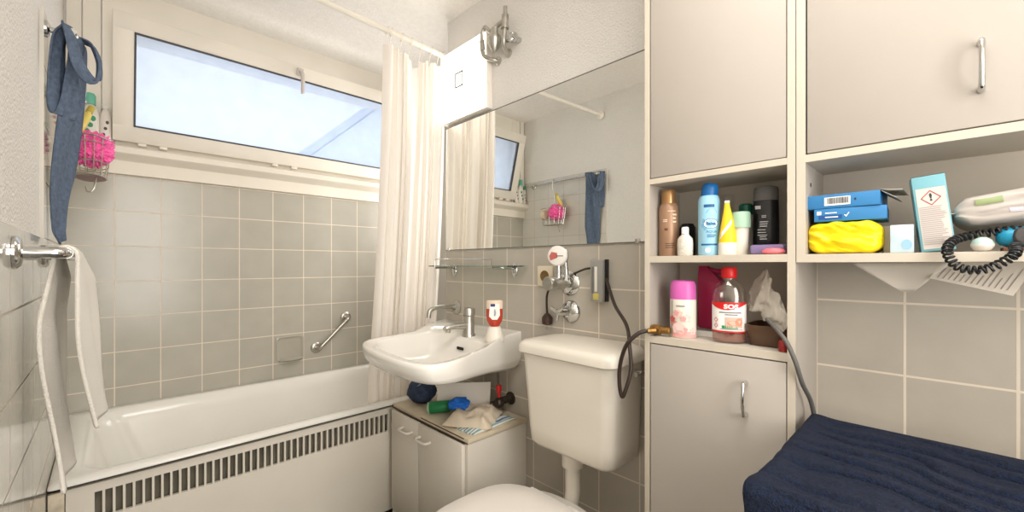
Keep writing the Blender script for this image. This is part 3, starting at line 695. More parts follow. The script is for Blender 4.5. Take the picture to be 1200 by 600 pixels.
# bronze spray can
c = (1.035, .491); cz = thing('bronze_spray_can', 'bronze hair spray can at the left end of the upper shelf', 'spray can', (c[0], c[1], ZS))
m = MB().lathe((c[0],c[1],ZS), [(.0215,0), (.0235,.003), (.0235,.122), (.021,.130), (.018,.134)], 30)
f = wrap(c[0], c[1], .0235, ZS)
m.m = 1; m.patch(f, -.002, .018, .112, .114); bars(m, f, .010, .022, .102, 3, .009, .004, .5, 3); m.m = 2; bars(m, f, -.008, .016, .03, 3, .005, .0022, .4, 4); m.patch(f, -.010, -.002, .064, .070); m.m = 1; bars(m, f, -.014, .0, .09, 2, .004, .002, .3, 5)
obj('can_body', m, [mat('bronze_paint', (158,124,98), .4, metal=.25, var=.06), mat('pale_bronze_print', (222,200,176), .5), mat('dark_bronze_print', (96,66,48), .5)], cz)
obj('cap', MB().lathe((c[0],c[1],ZS+.132), [(.0175,0), (.0175,.030), (.016,.036), (.010,.038)], 28), mat('bronze_cap', (168,128,84), .28, metal=.6), cz)
# small white bottle
c = (1.018, .441); sbt = thing('lotion_bottle', 'small white lotion bottle beside the bronze can', 'bottle', (c[0], c[1], ZS))
m = MB().lathe((c[0],c[1],ZS), [(.017,0), (.0185,.003), (.019,.030), (.0175,.042), (.010,.050), (.0085,.053)], 26, sx=.8)
obj('bottle_body', m, mat('dotted_white_print', (214,206,194), .4, var=.16, vscale=240), sbt)
obj('cap', MB().lathe((c[0],c[1],ZS+.053), [(.0085,0), (.0085,.014), (.007,.017)], 20), WHITE, sbt)
tag(obj('black_compact', MB().lathe((1.095,.468,ZS), [(.018,0), (.020,.006), (.020,.075), (.014,.085)], 22), BLACKP, None, (1.095,.468,ZS)), 'small black flask in the shadow behind the white lotion bottle', 'bottle')
# blue can
c = (1.03, .389); R_ = .0239; bc = thing('blue_spray_can', 'light blue deodorant spray can with a dark blue cap', 'spray can', (c[0], c[1], ZS))
m = MB().lathe((c[0],c[1],ZS), [(.022,0), (R_,.003), (R_,.124), (.0235,.130), (.0215,.137), (.0195,.141)], 32)
f = wrap(c[0], c[1], R_, ZS); ff = wrap(c[0], c[1], R_, ZS, 0, .0008)
m.m = 1; m.patch(f, -.011, .012, .112, .119, 10); m.patch(f, -.018, .019, .023, .027, 12)
m.m = 2; m.add([f(.004+.0155*math.cos(a), .074+.0105*math.sin(a)) for a in [2*PI*i/24 for i in range(24)]], [list(range(24))])
m.m = 1; o_ = len(m.v)
ringp = [(1.0, 1.0), (1.09, 1.12)]
for a in range(24):
    t0, t1 = 2*PI*a/24, 2*PI*(a+1)/24
    m.quad(*[f(.004+.0155*k*math.cos(t), .074+.0105*k2*math.sin(t)) for k, k2, t in ((1,1,t0), (1.09,1.12,t0), (1.09,1.12,t1), (1,1,t1))])
m.text('Balea', .0098, lambda u, v: ff(u+.004, v+.074), .0003)
m.m = 3; m.text('AQUA', .0085, lambda u, v: ff(u+.006, v+.055), .0001); m.m = 1; bars(m, f, -.004, .016, .046, 2, .004, .002, .2, 8)
m.m = 4; m.add([f(.006+.012*math.cos(a), .098+.012*math.sin(a)) for a in [PI*i/12 for i in range(13)]], [list(range(13))])
for u, v in ((-.014,.070), (-.012,.080), (-.009,.064)): m.add([f(u+.004*math.cos(a), v+.006*math.sin(a)) for a in [2*PI*i/10 for i in range(10)]], [list(range(10))])
m.m = 2; m.add([f(-.002+.006*math.cos(a), .012+.006*math.sin(a)) for a in [2*PI*i/14 for i in range(14)]], [list(range(14))])
obj('can_body', m, [mat('light_blue_can', (158,208,230), .35), mat('can_blue_print', (34,92,146), .5), WHITE, mat('aqua_print', (84,134,170), .5), mat('mid_blue_print', (120,172,208), .5)], bc)
m = MB().lathe((c[0],c[1],ZS+.140), [(.0185,0), (.0185,.020), (.0170,.026), (.014,.030)], 28, (.04,-.12,1))
obj('cap', m, mat('blue_cap', (22,104,172), .35), bc)
# yellow tube standing on its cap
c = (1.02, .344); yt = thing('yellow_tube', 'yellow cream tube standing on its white cap', 'tube', (c[0], c[1], ZS))
ph = math.atan2(-c[1], -c[0])
def tring_(z, a, b, dx=0): return [Vector((c[0]+a*math.cos(t)*math.cos(ph)-b*math.sin(t)*math.sin(ph)-dx*math.sin(ph), c[1]+a*math.cos(t)*math.sin(ph)+b*math.sin(t)*math.cos(ph)+dx*math.cos(ph), ZS+z)) for t in [2*PI*i/28 for i in range(28)]]
m = MB().loft([tring_(.026,.014,.0185), tring_(.045,.013,.0175), tring_(.07,.010,.0135,), tring_(.095,.0055,.009), tring_(.112,.0022,.0058,-.001), tring_(.121,.001,.005,-.001)])
n = 28
for i in range(5):
    for j in range(n):
        pass
def stripe_pt(u, v):
    z = v; k = max(.0, min(1, (z-.026)/.09)); a = .0155-.0118*k
    b = .0186-.0128*k
    aa = a*math.sqrt(max(0, 1-(u/b)**2)) if abs(u) < b else 0
    return (c[0]+(aa+.0012)*math.cos(ph)-u*math.sin(ph), c[1]+(aa+.0012)*math.sin(ph)+u*math.cos(ph), ZS+z)
m.m = 1; m.grid(lambda a, b: stripe_pt(-.0155+.024*a, .036+.034*a+.011*b), 10, 2)
m.loft([tring_(.1195,.0012,.0052,-.001), tring_(.1245,.0012,.0054,-.001)])
obj('tube_body', m, [mat('yellow_print', (238,198,30), .4), WHITE], yt)
obj('cap', MB().loft([tring_(0,.015,.019), tring_(.002,.016,.0198), tring_(.027,.0155,.0192), tring_(.028,.014,.018)]), mat('cap_white', (226,222,212), .4), yt)
tag(obj('clear_jar', MB().lathe((1.115,.376,ZS), [(.015,0), (.018,.004), (.018,.115), (.014,.125), (.0165,.127), (.0165,.150), (.014,.153)], 24), CLEARP, None, (1.115,.376,ZS)), 'tall clear bottle behind the yellow tube', 'bottle')
# mint roll-on
c = (1.04, .322); mc = thing('mint_rollon', 'white roll-on deodorant with a wide mint green top', 'deodorant', (c[0], c[1], ZS))
obj('bottle_body', MB().lathe((c[0],c[1],ZS), [(.013,0), (.014,.003), (.0155,.05), (.016,.062)], 26), mat('rollon_white', (224,218,204), .4), mc)
obj('cap', MB().lathe((c[0],c[1],ZS+.062), [(.0195,0), (.0200,.004), (.0195,.032), (.017,.036)], 28), mat('mint_cap', (168,202,176), .4), mc)
c = (1.105, .331); gc = thing('green_capped_bottle', 'pale bottle with a dark green cap behind the mint deodorant', 'bottle', (c[0], c[1], ZS))
obj('bottle_body', MB().lathe((c[0],c[1],ZS), [(.017,0), (.018,.003), (.018,.085), (.014,.098)], 24), mat('pale_bottle', (196,190,176), .4), gc)
obj('cap', MB().lathe((c[0],c[1],ZS+.098), [(.0155,0), (.0155,.022), (.012,.026)], 24), mat('dark_green_cap', (20,96,76), .4), gc)
# black shampoo bottle
c = (1.085, .2835); bs = thing('black_shower_gel', 'tall black shower gel bottle with a grey cap', 'bottle', (c[0], c[1], ZS))
ph = math.atan2(-c[1], -c[0])
def bring(z, a, b): return [Vector((c[0]+a*math.copysign(abs(math.cos(t))**.7, math.cos(t))*math.cos(ph)-b*math.copysign(abs(math.sin(t))**.7, math.sin(t))*math.sin(ph), c[1]+a*math.copysign(abs(math.cos(t))**.7, math.cos(t))*math.sin(ph)+b*math.copysign(abs(math.sin(t))**.7, math.sin(t))*math.cos(ph), ZS+z)) for t in [2*PI*i/32 for i in range(32)]]
m = MB().loft([bring(0,.015,.023), bring(.004,.017,.0255), bring(.06,.0175,.0262), bring(.124,.0165,.0252)])
def bf(u, v): return (c[0]+.0182*math.cos(ph)-u*math.sin(ph), c[1]+.0182*math.sin(ph)+u*math.cos(ph), ZS+v)
m.m = 1; m.patch(bf, -.021, -.010, .104, .112, 2); bars(m, bf, -.008, .006, .088, 2, .0035, .002, .4, 2); bars(m, bf, -.012, .012, .074, 3, .005, .0022, .5, 5); bars(m, bf, -.016, .004, .056, 3, .006, .0018, .5, 9); bars(m, bf, -.012, .006, .040, 2, .005, .002, .5, 10)
obj('bottle_body', m, [mat('black_gloss', (20,20,22), .25), mat('silver_print', (190,190,190), .5)], bs)
m = MB().loft([bring(.1245,.0165,.0252), bring(.146,.0165,.0250)]); tp_ = bring(.15,.015,.0235)
tp2 = [Vector((p.x, p.y, p.z+.010*(1-((p-Vector((c[0],c[1],p.z))).length/.03)**2))) for p in tp_]
m = MB().loft([bring(.1245,.0168,.0256), bring(.146,.0166,.0250), tp2])
obj('cap', m, mat('grey_cap', (98,96,94), .35), bs)
c = (1.025, .262); pu = thing('purple_soap_box', 'flat purple box lying in front of the black bottle', 'box', (c[0], c[1], ZS))
obj('box_body', MB().box(c[0]-.016, c[0]+.022, c[1]-.032, c[1]+.033, ZS, ZS+.021, .005), mat('purple_plastic', (136,118,158), .45), pu)
tag(obj('pink_razor_head', MB().loft([[Vector((1.0+a*.010*k, .247+b*.022*k, ZS+.001+zz)) for a, b in [(math.cos(t), math.sin(t)) for t in [2*PI*i/18 for i in range(18)]]] for k, zz in ((.8,0), (1,.003), (.95,.007), (.55,.0115))]), mat('pink_plastic', (232,116,122), .45), None, (1.0,.247,ZS)), 'small pink plastic piece on the shelf front edge', 'soap')
m = MB().loft([[(1.02,.2235,ZS), (1.06,.2225,ZS), (1.062,.2235,ZS+.092), (1.025,.226,ZS+.092)], [(1.02,.2225,ZS), (1.06,.2215,ZS), (1.062,.2225,ZS+.092), (1.025,.225,ZS+.092)]])
tag(obj('leaning_card', m, CARD, None, (1.04,.222,ZS)), 'white card leaning on the right side panel of the upper shelf', 'card')

# ------------------------------------------------------------------ lower open shelf
ZL = -.1785
c = (1.025, .449); af = thing('air_freshener', 'flower printed air freshener with a pink cap', 'air freshener', (c[0], c[1], ZL))
def oval(z, a, b, c=c): 
    ph = math.atan2(-c[1], -c[0])-.1
    return [Vector((c[0]+a*math.cos(t)*math.cos(ph)-b*math.sin(t)*math.sin(ph), c[1]+a*math.cos(t)*math.sin(ph)+b*math.sin(t)*math.cos(ph), ZL+z)) for t in [2*PI*i/36 for i in range(36)]]
m = MB().loft([oval(0,.024,.029), oval(.003,.025,.0305), oval(.09,.025,.0305), oval(.094,.024,.030)])
ph = math.atan2(-c[1], -c[0])-.1
def of(u, v, e=.0006):
    t = u/.030; return (c[0]+(.025+e)*math.cos(t)*math.cos(ph)-(.0305+e)*math.sin(t)*math.sin(ph), c[1]+(.025+e)*math.cos(t)*math.sin(ph)+(.0305+e)*math.sin(t)*math.cos(ph), ZL+v)
rr = random.Random(5)
m.m = 1
for k in range(15):
    u, v = rr.uniform(-.024, .032), rr.uniform(.012, .062); r1 = rr.uniform(.006, .011); m.m = rr.choice((1, 2, 3, 1, 2))
    e = .0006+.0001*k
    m.add([of(u+r1*(1+.2*math.sin(5*a))*math.cos(a), max(.003, v+r1*(1+.2*math.sin(5*a))*math.sin(a)), e) for a in [2*PI*i/16 for i in range(16)]], [list(range(16))])
m.m = 1; m.grid(lambda a, b: of(-.028+.066*a, .002+.014*b, .0004), 12, 1); m.m = 4; m.patch(of, -.0275, -.0245, .002, .092, 2); m.patch(of, -.014, .006, .076, .080, 4)
obj('can_body', m, [mat('freshener_cream', (222,216,202), .4), mat('rose_print', (222,160,154), .5), mat('pale_rose_print', (232,196,188), .5), mat('rose_red_print', (196,92,88), .5), mat('freshener_grey', (150,146,140), .5)], af)
m = MB().loft([oval(.094,.0245,.0305), oval(.128,.024,.0295), oval(.138,.020,.026), oval(.141,.012,.02)])
obj('cap', m, mat('orchid_cap', (206,98,172), .35), af)
c = (1.11, .413); mg = thing('magenta_bottle', 'dark pink bottle with an angled neck behind the red-capped bottle', 'bottle', (c[0], c[1], ZL))
m = MB().box(c[0]-.02, c[0]+.02, c[1]-.030, c[1]+.030, ZL+.016, ZL+.140, .008)
m.loft([[(c[0]+a, c[1]+b+dy, ZL+z) for a, b in ((-s1,-s2), (s1,-s2), (s1,s2), (-s1,s2))] for s1, s2, dy, z in ((.018,.028,0,.136), (.014,.018,.010,.158), (.010,.009,.019,.176))])
m.tube([(c[0],c[1]+.008,ZL+.166), (c[0],c[1]-.024,ZL+.160), (c[0],c[1]-.034,ZL+.150)], .007, 10)
obj('bottle_body', m, mat('magenta_plastic', (158,30,72), .35), mg)
tag(obj('white_dish', MB().loft([rrect(1.07,1.135,.37,.462,.008,ZL), rrect(1.067,1.138,.367,.465,.009,ZL+.014), rrect(1.071,1.134,.371,.461,.008,ZL+.014), rrect(1.073,1.13,.375,.457,.008,ZL+.004)]), WHITE, None, (1.1,.415,ZL)), 'shallow white dish under the dark pink bottle', 'dish')
c = (1.032, .345); bo = thing('sanitizer_bottle', 'clear hand sanitizer bottle with a red cap and red white label', 'bottle', (c[0], c[1], ZL))
def bl(z, a, b):
    ph = math.atan2(-c[1], -c[0]); 
    return [Vector((c[0]+a*math.cos(t)*math.cos(ph)-b*math.sin(t)*math.sin(ph), c[1]+a*math.cos(t)*math.sin(ph)+b*math.sin(t)*math.cos(ph), ZL+z)) for t in [2*PI*i/40 for i in range(40)]]
m = MB().loft([bl(.001,.024,.032), bl(.005,.026,.0355), bl(.108,.026,.0355), bl(.122,.0245,.033), bl(.134,.020,.026), bl(.142,.014,.0165), bl(.147,.0125,.0135), bl(.152,.0125,.0135)])
obj('bottle_body', m, CLEARP, bo, 60)
ph = math.atan2(-c[1], -c[0])
def lf(u, v, e=.0005):
    t = u/.0345; return (c[0]+(.026+e)*math.cos(t)*math.cos(ph)-(.0355+e)*math.sin(t)*math.sin(ph), c[1]+(.026+e)*math.cos(t)*math.sin(ph)+(.0355+e)*math.sin(t)*math.cos(ph), ZL+v)
l2 = lambda u, v: lf(u, v, .0012)
l3 = lambda u, v: lf(u, v, .0016)
m = MB(); m.grid(lambda a, b: lf(-.046+.092*a, .026+.066*b), 30, 2)
m.m = 1; m.grid(lambda a, b: l2(-.046+.092*a, .078+.008*math.cos((a-.45)*5)*-1*(1-b)+.006*(1-b)+.0155*b+(.0 if b else 0)), 30, 1)
m.grid(lambda a, b: l2(-.046+.092*a, .0255+.0035*b), 30, 1)
m.m = 0; m.text('SOS', .0135, lambda u, v: l3(u*1.2+.004, v+.0835), .0006)
m.m = 2; bars(m, l2, -.020, .030, .069, 1, .005, .003, .1, 2); bars(m, l2, -.008, .020, .0645, 1, .005, .0025, .1, 2)
m.m = 3; m.grid(lambda a, b: l2(-.008+.036*a, .036+.024*b), 10, 1)
m.m = 4; m.add([l3(.008+.012*math.cos(a), .047+.006*math.sin(a)) for a in [2*PI*i/16 for i in range(16)]], [list(range(16))]); m.add([l3(.020+.008*math.cos(a), .049+.009*math.sin(a)) for a in [2*PI*i/16 for i in range(16)]], [list(range(16))])
m.m = 5; m.grid(lambda a, b: l2(-.014+.032*a, .034+.007*b), 8, 1)
m.m = 1
for v in (.040, .053):
    o4 = [(0,.0058), (.0058,0), (0,-.0058), (-.0058,0)]; i4 = [(a*.72, b*.72) for a, b in o4]
    for k in range(4):
        k2 = (k+1) % 4; m.quad(*[l2(-.028+p[0], v+p[1]) for p in (o4[k], o4[k2], i4[k2], i4[k])])
m.m = 2; bars(m, l2, -.018, .030, .0315, 1, .003, .0015, .1, 4)
obj('label', m, [WHITE, RED, GREYINK, mat('photo_print', (206,178,160), .6), mat('skin_print', (214,140,112), .6), mat('green_print', (40,140,84), .5)], bo, label='white label with red banner reading SOS')
m = MB().lathe((c[0],c[1],ZL+.148), [(.0155,0), (.0165,.002), (.0165,.022), (.0145,.025)], 30)
obj('cap', m, RED, bo)
obj('liquid', MB().loft([bl(.004,.0235,.0325), bl(.006,.0245,.034), bl(.023,.0245,.034)]), mix_trans('pinkish_liquid', (176,120,104), 'ShaderNodeBsdfDiffuse', .45), bo)
c = (1.075, .266); bw = thing('brown_bowl', 'brown oval plastic bowl holding crumpled film', 'bowl', (c[0], c[1], ZL))
m = MB().loft([rrect(c[0]-.045, c[0]+.045, c[1]-.034, c[1]+.036, .02, ZL), rrect(c[0]-.058, c[0]+.058, c[1]-.042, c[1]+.046, .025, ZL+.026), rrect(c[0]-.060, c[0]+.060, c[1]-.043, c[1]+.047, .025, ZL+.046), rrect(c[0]-.056, c[0]+.056, c[1]-.039, c[1]+.043, .023, ZL+.046), rrect(c[0]-.05, c[0]+.05, c[1]-.034, c[1]+.036, .02, ZL+.01)])
obj('bowl_shell', m, mat('brown_plastic', (92,68,50), .4), bw)
def film(u, v):
    p0 = Vector((1.055,.294,ZL+.125)); p1 = Vector((1.01,.228,ZL+.055))
    ctr = p0.lerp(p1, u); w_ = .030*(1-u)+.018
    a = v*2*PI*1.0
    k = 1+.45*noise.noise(Vector((u*5, math.cos(a)*1.6, math.sin(a)*1.6)))+.25*noise.noise(Vector((u*14, 3*math.cos(a), 3*math.sin(a))))
    return tuple(ctr + Vector((.55*math.cos(a), .45*math.cos(a+.7), .85*math.sin(a)))*w_*k)
tag(obj('plastic_wrap', MB().grid(film, 30, 48), FILM, None, (1.04,.27,ZL+.08), 180), 'crumpled translucent plastic wrap above the brown bowl', 'plastic wrap')
tag(obj('dark_bottle', MB().lathe((1.13,.236,ZL), [(.014,0), (.016,.004), (.016,.08), (.010,.10), (.008,.115)], 20), BLACKP, None, (1.13,.236,ZL)), 'black bottle in the back right corner of the lower shelf', 'bottle')
tag(obj('red_lid', MB().lathe((1.0,.2295,ZL), [(.008,0), (.009,.002), (.009,.020), (.007,.023)], 20), mat('dark_red', (150,40,36), .4), None, (1.0,.2295,ZL)), 'small dark red cap at the right front of the lower shelf', 'cap')
br = thing('brass_connector', 'aged brass hose connector at the left front of the lower shelf', 'connector', (.985, .502, ZL))
m = MB(); ax = Vector((-.10,.98,.0)).normalized(); p0 = Vector((1.0,.470,ZL+.015))
m.lathe(p0, [(.007,0), (.009,.002), (.009,.022), (.0125,.024), (.0125,.042), (.011,.044), (.011,.052), (.006,.054)], 18, ax)
obj('fitting', m, BRASS, br)
obj('nozzle', MB().tube([(.972,.516,ZL+.012), (.985,.500,ZL+.014)], .0065, 10), BRASS, br)
m = MB().tube([(1.01,.262,ZL+.064), (.975,.222,ZL+.030), (.968,.203,ZL-.008), (.985,.194,ZL-.055), (1.03,.188,ZL-.10), (1.055,.184,ZL-.155), (1.075,.178,ZL-.23)], [.0043]*43, 10, 7)
tag(obj('grey_hose', m, mat('grey_rubber', (96,94,90), .5), None, (1.02,.2,ZL-.05)), 'grey hose running from the shelf down behind the washing machine', 'hose')

# ------------------------------------------------------------------ open shelf of the wall cabinet
ZR = .0215
def rbox(m, c, sx, sy, sz, yaw=0, roll=0, bev=.001):
    M = Matrix.Translation(c) @ Matrix.Rotation(yaw, 4, 'Z') @ Matrix.Rotation(roll, 4, 'X')
    m.box(-sx/2, sx/2, -sy/2, sy/2, 0, sz, bev, M=M)
    return M
def face(M, sx, e=.0005): return lambda u, v: tuple(M @ Vector((-sx/2-e, -u, v)))
# yellow pack
yp = thing('yellow_pack', 'crinkled yellow soft pack at the bottom of the blue box stack', 'pack', (1.045, .132, ZR))
def yfn(v):
    return 1+.05*noise.noise(v*2.3)+.035*noise.noise(v*5+Vector((2,0,0)))
m = MB(); bm = bmesh.new(); bmesh.ops.create_cube(bm, size=2); bmesh.ops.subdivide_edges(bm, edges=bm.edges, cuts=22, use_grid_fill=True); bm.verts.index_update()
vs = []
for v in bm.verts:
    p = v.co.copy(); s3 = (abs(p.x)**7+abs(p.y)**7+abs(p.z)**7)**(1/7); p /= s3
    pin = 1-.30*max(0, (abs(p.y)-.62)/.38)**1.5
    crease = .03*math.sin(3*p.y+5*p.z)*noise.noise(Vector((p.y*3, p.z*3, 1)))
    x_, y_, z_ = p.x*.055*(1-.1*abs(p.y)**6)*(1+crease*2), p.y*.0575, p.z*.0305*pin
    d = .003*noise.noise(Vector((p.x*2, p.y*2.4, p.z*2)))+.0075*abs(noise.noise(Vector((p.x*2, p.y*2.6-p.z*2.2, p.z*1.3+4))))-.002
    x_ += d*(-1 if p.x < 0 else 1)*1.2
    vs.append((1.05+x_, .133+y_, ZR+.0305+z_+d*.5))
m.add(vs, [[v.index for v in f.verts] for f in bm.faces]); bm.free()
m.v = [(x, y, max(z, ZR+.0003)) for x, y, z in m.v]
obj('pack_body', m, mat('yellow_foil', (244,214,12), .4, bump=.25, bscale=30, bdist=.004), yp, 60)
m = MB(); m.grid(lambda a, b: (1.01+.05*a, .189+.010*b, ZR+.034+.003*noise.noise(Vector((a*5, b, 0)))), 12, 2)
obj('seam_fin', m, mat('yellow_foil', (244,214,12), .4), yp, solid=.0012)
BLUE = mat('blue_card', (50,122,176), .5); BLUE2 = mat('blue_card_dark', (22,76,140), .5)
z0 = ZR+.0625
lo = thing('lower_blue_box', 'flat blue carton lying on the yellow pack with a check mark', 'box', (1.05, .13, z0))
m = MB(); M = rbox(m, Vector((1.055,.126,z0)), .105, .107, .0245, .04); f = face(M, .105)
m.m = 1; m.patch(f, -.046, -.010, .004, .012, 2); m.m = 2; m.patch(f, -.049, -.042, .013, .020, 2); m.patch(f, -.036, -.018, .015, .017, 2); f2 = face(M, .105, .001); m.patch(f2, -.036, -.016, .007, .009, 2)
m.add([f2(a, b) for a, b in ((-.007,.011), (-.004,.007), (.001,.015), (.0,.016), (-.004,.010), (-.006,.012))], [[0,1,2,3,4,5]])
obj('carton', m, [BLUE, BLUE2, WHITE], lo)
z0 += .0255
up = thing('upper_blue_box', 'blue carton with barcode and open flap on top of the stack', 'box', (1.05, .135, z0))
m = MB(); M = rbox(m, Vector((1.055,.134,z0)), .105, .112, .0265, -.03); f = face(M, .105); f2 = face(M, .105, .001)
m.m = 1; m.patch(f, -.026, .014, .005, .021, 2); m.m = 2; rr = random.Random(3); u = -.021
while u < .011:
    w_ = rr.choice((.0006, .0009, .0014)); m.patch(f2, u, u+w_, .008, .0195, 1); u += w_+rr.choice((.0007, .0011))
m.patch(f, .020, .0225, .012, .016, 1)
obj('carton', m, [BLUE, WHITE, INK], up)
m = MB(); M2 = Matrix.Translation((1.055,.134,z0)) @ Matrix.Rotation(-.03, 4, 'Z')
m.grid(lambda a, b: tuple(M2 @ Vector((-.052+.10*a, -.056-.030*b, .0265-.004*b+.001))), 4, 4); m.grid(lambda a, b: tuple(M2 @ Vector((-.050+.09*a, -.056-.022*b, .026-.016*b))), 4, 4)
obj('flap', m, [mat('carton_inside', (190,186,176), .7)], up, solid=.0008, label='open grey inner flap of the carton')
# little pale box
lb = thing('pale_blue_box', 'small pale blue box standing between yellow pack and tall carton', 'box', (1.02, .05, ZR))
m = MB(); M = rbox(m, Vector((1.02,.051,ZR)), .04, .031, .049, .02); f = face(M, .04); m.m = 1; m.add([f(.006+.007*math.cos(a), .014+.009*math.sin(a)) for a in [2*PI*i/16 for i in range(16)]], [list(range(16))])
obj('carton', m, [mat('pale_blue_card', (192,210,218), .5, var=.06, vscale=40), mat('paler_blue_print', (150,190,220), .5)], lb)
m = MB(); rbox(m, Vector((1.06,.074,ZR)), .05, .012, .05, .1); tag(obj('beige_box', m, mat('beige_card', (196,186,164), .6), None, (1.06,.074,ZR)), 'narrow beige box squeezed behind the small pale blue box', 'box')
m = MB(); rbox(m, Vector((1.06,.030,ZR)), .05, .03, .022, .1); tag(obj('small_white_box', m, CARD, None, (1.06,.03,ZR)), 'low white box half hidden behind the tall teal carton', 'box')
# tall teal carton, leaning
tb_ = thing('teal_carton', 'tall leaning teal carton with a red hazard diamond on its white label', 'box', (1.03, .005, ZR))
M = Matrix.Translation((1.02, .0075, ZR+.0022)) @ Matrix.Rotation(.09, 4, 'Z') @ Matrix.Rotation(-.105, 4, 'X')
m = MB(); m.box(-.0225, .0225, -.0205, .0205, 0, .128, .0008, M=M); f = face(M, .045); f2 = face(M, .045, .001)
m.m = 1; m.patch(f, -.0175, .0185, .004, .107, 2); m.m = 2
o4 = [(0,.013), (.0125,0), (0,-.013), (-.0125,0)]; i4 = [(a*.87, b*.87) for a, b in o4]
for k in range(4):
    k2 = (k+1) % 4; m.quad(*[f2(p[0], .090+p[1]) for p in (o4[k], o4[k2], i4[k2], i4[k])])
m.m = 3; m.text('!', .017, lambda u, v: f2(u, v+.0905), .0005)
m.m = 4; bars(m, f2, -.016, .016, .074, 20, .0033, .0014, .3, 12)
m.m = 5; m.add([tuple(M @ Vector(p)) for p in ((-.0225,-.0205,.1285), (.0225,-.0205,.1285), (.0225,.0205,.1285), (-.0225,.0205,.1285))], [[0,1,2,3]])
obj('carton', m, [mat('teal_card', (112,166,176), .5), mat('label_white', (200,192,184), .6), mat('hazard_red', (176,54,48), .6), INK, mat('label_grey_print', (168,158,154), .7), mat('carton_dark_top', (60,72,76), .7)], tb_)
# wipes pack
wk = thing('wipes_pack', 'white pack of wet wipes lying tilted over the coiled cord', 'pack', (1.05, -.07, .09))
m = MB(); bm = bmesh.new(); bmesh.ops.create_cube(bm, size=2); bmesh.ops.subdivide_edges(bm, edges=bm.edges, cuts=16, use_grid_fill=True); bm.verts.index_update()
Mw = Matrix.Translation((1.055, -.103, .0925)) @ Matrix.Rotation(-.13, 4, 'X') @ Matrix.Rotation(.1, 4, 'Y')
vs = []
def wsh(p):
    s3 = (abs(p.x)**7+abs(p.y)**7+abs(p.z)**7)**(1/7); p = p/s3
    pin = 1-.6*max(0, (abs(p.y)-.80)/.2)
    return Vector((p.x*.055+.003*noise.noise(p*3), p.y*.092, p.z*.0245*pin+.002*noise.noise(p*4+Vector((1,1,1)))))
for v in bm.verts: vs.append(tuple(Mw @ wsh(v.co.copy())))
m.add(vs, [[v.index for v in f.verts] for f in bm.faces]); bm.free()
def wf(u, v):   # print on the front face
    p = wsh(Vector((-1, -u/.085, v/.022))); p.x -= .0012; return tuple(Mw @ p)
m.m = 1; m.grid(lambda a, b: wf(-.062+.028*a, .004+.009*b), 6, 3); m.m = 2; m.grid(lambda a, b: wf(-.060+.05*a, -.004+.0015*b), 6, 1); m.grid(lambda a, b: wf(-.062+.06*a, -.010+.0012*b), 6, 1)
m.m = 3; m.add([wf(-.004+.006*math.cos(a)*(1+.25*math.sin(5*a)), .004+.006*math.sin(a)*(1+.25*math.sin(5*a))) for a in [2*PI*i/20 for i in range(20)]], [list(range(20))])
m.m = 4; m.grid(lambda a, b: wf(-.03+.012*a, -.012+.006*b), 4, 2)
obj('pack_body', m, [mat('wipes_white', (180,172,164), .45), mat('wipes_green', (146,160,112), .5), mat('wipes_grey', (176,166,160), .5), mat('wipes_yellow', (206,196,130), .5), mat('wipes_lilac', (196,186,200), .5)], wk)
m = MB().grid(lambda a, b: tuple(Mw @ Vector((-.045+.09*a, .088+.012*b, .002*math.sin(a*30)*b))), 24, 2)
obj('seal_end', m, mat('wipes_white', (180,172,164), .45), wk, solid=.001)
# egg-shaped item, blue trimmer, coiled cord
eg = thing('egg_soap_holder', 'white egg-shaped object with mint top on the shelf edge', 'soap holder', (1.0, -.043, ZR))
m = MB().lathe((1.0,-.043,ZR), [(.005,0), (.0095,.002), (.0130,.008), (.0130,.0115), (.0105,.018), (.005,.022), (.001,.023)], 26)
n_ = 26
for i in range(6):
    for j in range(n_):
        if i >= 3: m.mi[i*n_+j] = 1
m.mi[-1] = 1
obj('shell', m, [mat('egg_white', (222,214,204), .4), mat('egg_mint', (176,204,192), .4)], eg)
bt_ = thing('blue_trimmer', 'turquoise blue handheld device lying under the wipes pack', 'device', (1.02, -.10, ZR))
m = MB(); 
m.loft([[Vector((1.02+.020*k*math.cos(t), y, ZR+.0225+.016*k*math.sin(t))) for t in [2*PI*i/22 for i in range(22)]] for y, k in ((-.058,.45), (-.062,.8), (-.070,1), (-.12,1.05), (-.17,.9), (-.18,.5))])
obj('device_body', m, mat('turquoise_plastic', (32,140,176), .35), bt_)
m = MB().lathe((1.003,-.083,ZR+.022), [(.012,0), (.0115,.003), (.008,.006)], 20, (-1,0,.25), 1.2, .8)
obj('grip_patch', m, mat('dark_grey_rubber', (60,56,54), .6), bt_)
m = MB(); rbox(m, Vector((1.03,-.11,ZR)), .05, .09, .0062, 0); tag(obj('brown_case', m, mat('brown_card', (120,80,56), .6), None, (1.03,-.11,ZR)), 'thin brown case under the turquoise device', 'case')
path = catmull([Vector(p) for p in ((1.0,-.076,.030), (.972,-.074,.016), (.962,-.058,.001), (.958,-.045,-.006), (.958,-.030,-.008), (.960,-.016,-.003), (.964,-.008,.008), (.972,-.004,.024), (.99,-.010,.038), (1.005,-.025,.046), (1.012,-.045,.050), (1.012,-.07,.054), (1.012,-.11,.050))], 40)
L = [0]
for i in range(1, len(path)): L.append(L[-1]+(path[i]-path[i-1]).length)
pts = []; rc = .0056; turns = L[-1]/.0072
nn = Vector((1,0,0))
S = int(turns*12); j = 0
